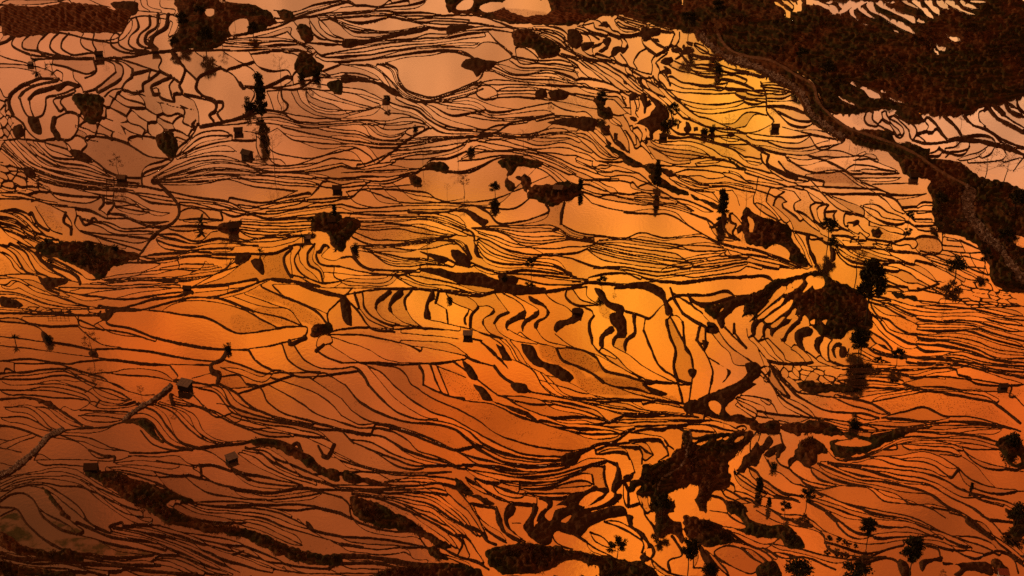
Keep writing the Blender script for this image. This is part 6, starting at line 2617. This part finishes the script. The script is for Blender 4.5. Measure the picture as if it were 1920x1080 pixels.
def bush_kind(seed):
    r = random.Random(seed); V, F, cs = [], [], []
    for i in range(9):
        a = i*2.4; rr = 3.6*math.sqrt((i+.5)/9)*r.uniform(.8, 1.1); z = r.uniform(3.0, 8.2)*(1-.05*rr); e = (rr*math.cos(a), rr*math.sin(a), z)
        tube(V, F, [(0, 0, -.3), (e[0]*.4, e[1]*.4, z*.5), e], [.22, .14, .05], 5); cs += [e, (e[0]*.8, e[1]*.8, z*.6), (e[0]*.5, e[1]*.5, z*.25)]
    root = empty('bush', (0, 0, 0)); polymesh('stem', V, F, BARK, root, True); tri_mesh('foliage', leaves(cs, 34, 1.9, .8, seed), LEAF_D, root); return root
def palm_kind(seed, nb=16, trunk=4.0):
    """a banana or palm like plant, 10 units tall"""
    r = random.Random(seed); V, F = [], []; tube(V, F, [(0, 0, -.3), (.1, 0, trunk*.5), (.15, .1, trunk)], [.5, .4, .3], 7); T = []
    for i in range(nb):
        a = i*2.4+r.uniform(-.2, .2); el = r.uniform(.5, 1.35); ln = r.uniform(4.2, 6.4); w = .55; pts = []
        for k in range(5):
            s = k/4; rad = ln*s*math.cos(el)*(1+.2*s); z = trunk + ln*s*math.sin(el) - 2.6*s*s*math.cos(el)
            pts.append((Vector((rad*math.cos(a), rad*math.sin(a), z)), w*math.sin(math.pi*min(.93, s*.8+.18))))
        sd = Vector((-math.sin(a), math.cos(a), .2))
        for k in range(4):
            (p, w1), (q, w2) = pts[k], pts[k+1]; T += [[p-sd*w1, p+sd*w1, q+sd*w2], [p-sd*w1, q+sd*w2, q-sd*w2]]
    root = empty('palm', (0, 0, 0)); polymesh('trunk', V, F, BARK, root, True); tri_mesh('crown', np.array([[list(p) for p in t] for t in T]), LEAF_D, root); return root
PROTO = {k: [tree_kind(k, s) for s in ss] for k, ss in {'broad': (1, 2, 3), 'tall': (4, 5), 'cone': (6, 7), 'round': (8, 9), 'bare': (10, 11, 12), 'russet': (13, 14)}.items()}
PROTO['bush'] = [bush_kind(21), bush_kind(22)]; PROTO['palm'] = [palm_kind(31), palm_kind(32, 11, 1.2)]
NAME = {'broad': 'leafy_tree', 'tall': 'slender_tree', 'cone': 'conifer_tree', 'round': 'round_tree', 'bare': 'bare_tree', 'russet': 'russet_tree', 'bush': 'bush', 'palm': 'palm_plant'}
CAT = {'bush': 'bush', 'palm': 'plant'}; count = {}
def copy_tree(o, parent=None):
    c = o.copy(); COL.objects.link(c); c.parent = parent
    for ch in list(o.children): copy_tree(ch, c)
    return c
used = set()
def plant(kind, u, v, hpx, label, group, wide=1.0, sink=.1):
    k = count.get(kind, 0); count[kind] = k + 1; src = PROTO[kind][k % len(PROTO[kind])]
    if (kind, k % len(PROTO[kind])) in used: o = copy_tree(src)
    else: o = src; used.add((kind, k % len(PROTO[kind])))
    x, y, z = ground(u, v); s = hpx / (ppm(u, v) * math.cos(PITCH)) / 10.0
    o.name = NAME[kind]; o.location = (x, y, z - sink); o.rotation_euler = (0, 0, R.uniform(0, 6.28)); o.scale = (s*wide, s*wide, s)
    o['label'] = label; o['category'] = CAT.get(kind, 'tree'); o['group'] = group; return o
for row in PLANTS.strip().split('\n'):
    f_ = [q.strip() for q in row.split('|')]; kd, u_, v_, h_ = f_[0].split()[:4]; wd_ = float(f_[0].split()[4]) if len(f_[0].split()) > 4 else 1.0
    grp = {'bare': 'bare and russet trees standing among the paddies', 'russet': 'bare and russet trees standing among the paddies', 'bush': 'bushes on the banks', 'palm': 'spiky plants on the banks'}.get(kd, 'dark trees standing among the paddies')
    plant(kd, float(u_), float(v_), float(h_), f_[1], grp, wd_)
for k, ps in PROTO.items():
    for i_, p_ in enumerate(ps):
        if (k, i_) not in used:
            for c in list(p_.children): bpy.data.objects.remove(c)
            bpy.data.objects.remove(p_)

# ---------------------------------------------------------------- huts
def mat_var(name, c, sc=2.): return simple(name, [(.3, tuple(x*.6 for x in c)), (.7, c)], sc, .9, .4)
THATCH = mat_var('weathered thatch', (.085, .046, .027), 5.); SHEET = mat_var('grey roofing sheet', (.25, .165, .125), 1.2); MUDWALL = mat_var('mud brick wall', (.06, .034, .022), 3.)
DARKW = mat_var('dark boards', (.03, .018, .012), 3.); WHITE = mat_var('whitewashed wall', (.62, .50, .44)); TILE = mat_var('red roof', (.32, .07, .04), 4.); STRAW = mat_var('pale straw roof', (.22, .12, .07), 5.)
def boxV(V, F, x0, x1, y0, y1, z0, z1):
    b = len(V); V += [Vector(p) for p in ((x0,y0,z0),(x1,y0,z0),(x1,y1,z0),(x0,y1,z0),(x0,y0,z1),(x1,y0,z1),(x1,y1,z1),(x0,y1,z1))]
    F += [tuple(b+i for i in q) for q in ((0,3,2,1),(4,5,6,7),(0,1,5,4),(1,2,6,5),(2,3,7,6),(3,0,4,7))]
def hut(kind, u, v, wpx, rot, label, wall, roof, group='field huts'):
    x, y, z = ground(u, v); w = wpx * .68 / ppm(u, v); s = w / 4.6; root = empty('hut', (x, y, z - .15), rot, s)
    V, F = [], []; Wd, Dp, H = 2.0, 1.5, 2.1
    # walls with a real doorway in the front (-y) side
    boxV(V, F, -Wd, -.35, -Dp, -Dp+.18, 0, H); boxV(V, F, .45, Wd, -Dp, -Dp+.18, 0, H); boxV(V, F, -.35, .45, -Dp, -Dp+.18, 1.75, H)
    boxV(V, F, -Wd, Wd, Dp-.18, Dp, 0, H); boxV(V, F, -Wd, -Wd+.18, -Dp+.18, Dp-.18, 0, H); boxV(V, F, Wd-.18, Wd, -Dp+.18, Dp-.18, 0, H)
    if kind == 'gable':
        for sx in (-Wd, Wd-.18):
            b = len(V); V += [Vector(p) for p in ((sx,-Dp,H),(sx+.18,-Dp,H),(sx+.18,Dp,H),(sx,Dp,H),(sx,0,H+1.05),(sx+.18,0,H+1.05))]; F += [(b,b+1,b+5,b+4),(b+1,b+2,b+5),(b+2,b+3,b+4,b+5),(b+3,b,b+4)]
    polymesh('wall', V, F, wall, root)
    V, F = [], []; boxV(V, F, -.33, .43, -Dp+.02, -Dp+.08, .02, 1.72); polymesh('door', V, F, DARKW, root)
    V, F = [], []; r_ = random.Random(int(u))
    if kind == 'gable':
        nx = 9; xs = [-2.35 + 4.7*i/nx for i in range(nx+1)]
        for side in (-1, 1):
            b = len(V)
            for i, xx in enumerate(xs):
                sag = .10*math.sin(3.14*i/nx)
                V += [Vector((xx, side*1.95, H-.25+r_.uniform(-.07, .05)-sag*.3)), Vector((xx, side*1.0, H+.50+r_.uniform(-.03, .03)-sag*.6)), Vector((xx, 0, H+1.22-sag)), Vector((xx, side*1.92, H-.45+r_.uniform(-.08, .04))), Vector((xx, 0, H+.98-sag))]
            for i in range(nx):
                for a_, c_ in ((0, 1), (1, 2), (0, 3), (3, 4)): F.append((b+i*5+a_, b+(i+1)*5+a_, b+(i+1)*5+c_, b+i*5+c_))
            for i in (0, nx): F.append(tuple(b+i*5+q for q in (0, 1, 2, 4, 3)))
    else:
        t0, t1 = (H+.55, H-.05)
        for i in range(8):                                   # overlapping sheets, front edge lower
            xa = -2.3+4.6*i/8; xb = xa+.60; o_ = .02*(i % 2); b = len(V); fr = r_.uniform(-.12, .08)
            V += [Vector(p) for p in ((xa,-1.9+fr,t1+o_),(xb,-1.9+fr,t1+o_),(xb,1.85,t0+o_),(xa,1.85,t0+o_),(xa,-1.9+fr,t1+.07+o_),(xb,-1.9+fr,t1+.07+o_),(xb,1.85,t0+.07+o_),(xa,1.85,t0+.07+o_))]
            F += [tuple(b+j for j in q) for q in ((0,3,2,1),(4,5,6,7),(0,1,5,4),(1,2,6,5),(2,3,7,6),(3,0,4,7))]
    polymesh('roof', V, F, roof, root)
    V, F = [], []; boxV(V, F, .95, 1.45, -Dp-.02, -Dp+.0, 1.05, 1.5); w_ = polymesh('window', V, F, DARKW, root)
    root['label'] = label; root['category'] = 'hut'; root['group'] = group; return root
MATS = dict(thatch=THATCH, sheet=SHEET, mud=MUDWALL, dark=DARKW, white=WHITE, tile=TILE, straw=STRAW)
for row in HUTS.strip().split('\n'):
    f_ = [q.strip() for q in row.split('|')]; kd, u_, v_, w_, r_, wl, rf = f_[0].split()
    hut(kd, float(u_), float(v_), float(w_), math.radians(float(r_)), f_[1], MATS[wl], MATS[rf])
# foot bridges and a drying rack
def plank_bridge(u, v, lpx, rot, label):
    x, y, z = ground(u, v); Lm = lpx / ppm(u, v); root = empty('footbridge', (x, y, z + .25), math.radians(rot)); V, F = [], []
    for i in range(3): boxV(V, F, -Lm/2, Lm/2, -.5+i*.34, -.2+i*.34, 0, .09)
    polymesh('deck', V, F, BARK, root)
    for s in (-1, 1):
        V, F = [], []; tube(V, F, [(-Lm/2, s*.56, .85), (0, s*.56, .8), (Lm/2, s*.56, .85)], [.05]*3, 6)
        for k in range(4): xx = -Lm/2+.1+(Lm-.2)*k/3; tube(V, F, [(xx, s*.56, -.4), (xx, s*.56, .9)], [.05, .04], 6)
        polymesh('handrail', V, F, BARK, root)
    root['label'] = label; root['category'] = 'bridge'; root['group'] = 'small footbridges over the stream'
plank_bridge(1800, 419, 16, 5, 'short wooden footbridge over the west side of the stony stream bed')
plank_bridge(1546, 202, 26, 2, 'wooden footbridge beside the bend of the earth road')
x, y, z = ground(108, 590); rk = empty('drying_rack', (x, y, z)); V, F = [], []
for k in range(6): tube(V, F, [(-2.4+k*.95, 0, -.3), (-2.4+k*.95+.05, .05, 1.5)], [.05, .04], 6)
polymesh('post', V, F, BARK, rk); V, F = [], []
for zz in (.6, 1.35): tube(V, F, [(-2.6, 0, zz), (0, .04, zz+.05), (2.6, 0, zz)], [.05, .05, .04], 6)
polymesh('rail', V, F, BARK, rk); rk['label'] = 'low wooden rack of poles standing in narrow paddies at the left edge'; rk['category'] = 'rack'
print('done', round(time.time() - T0, 1))
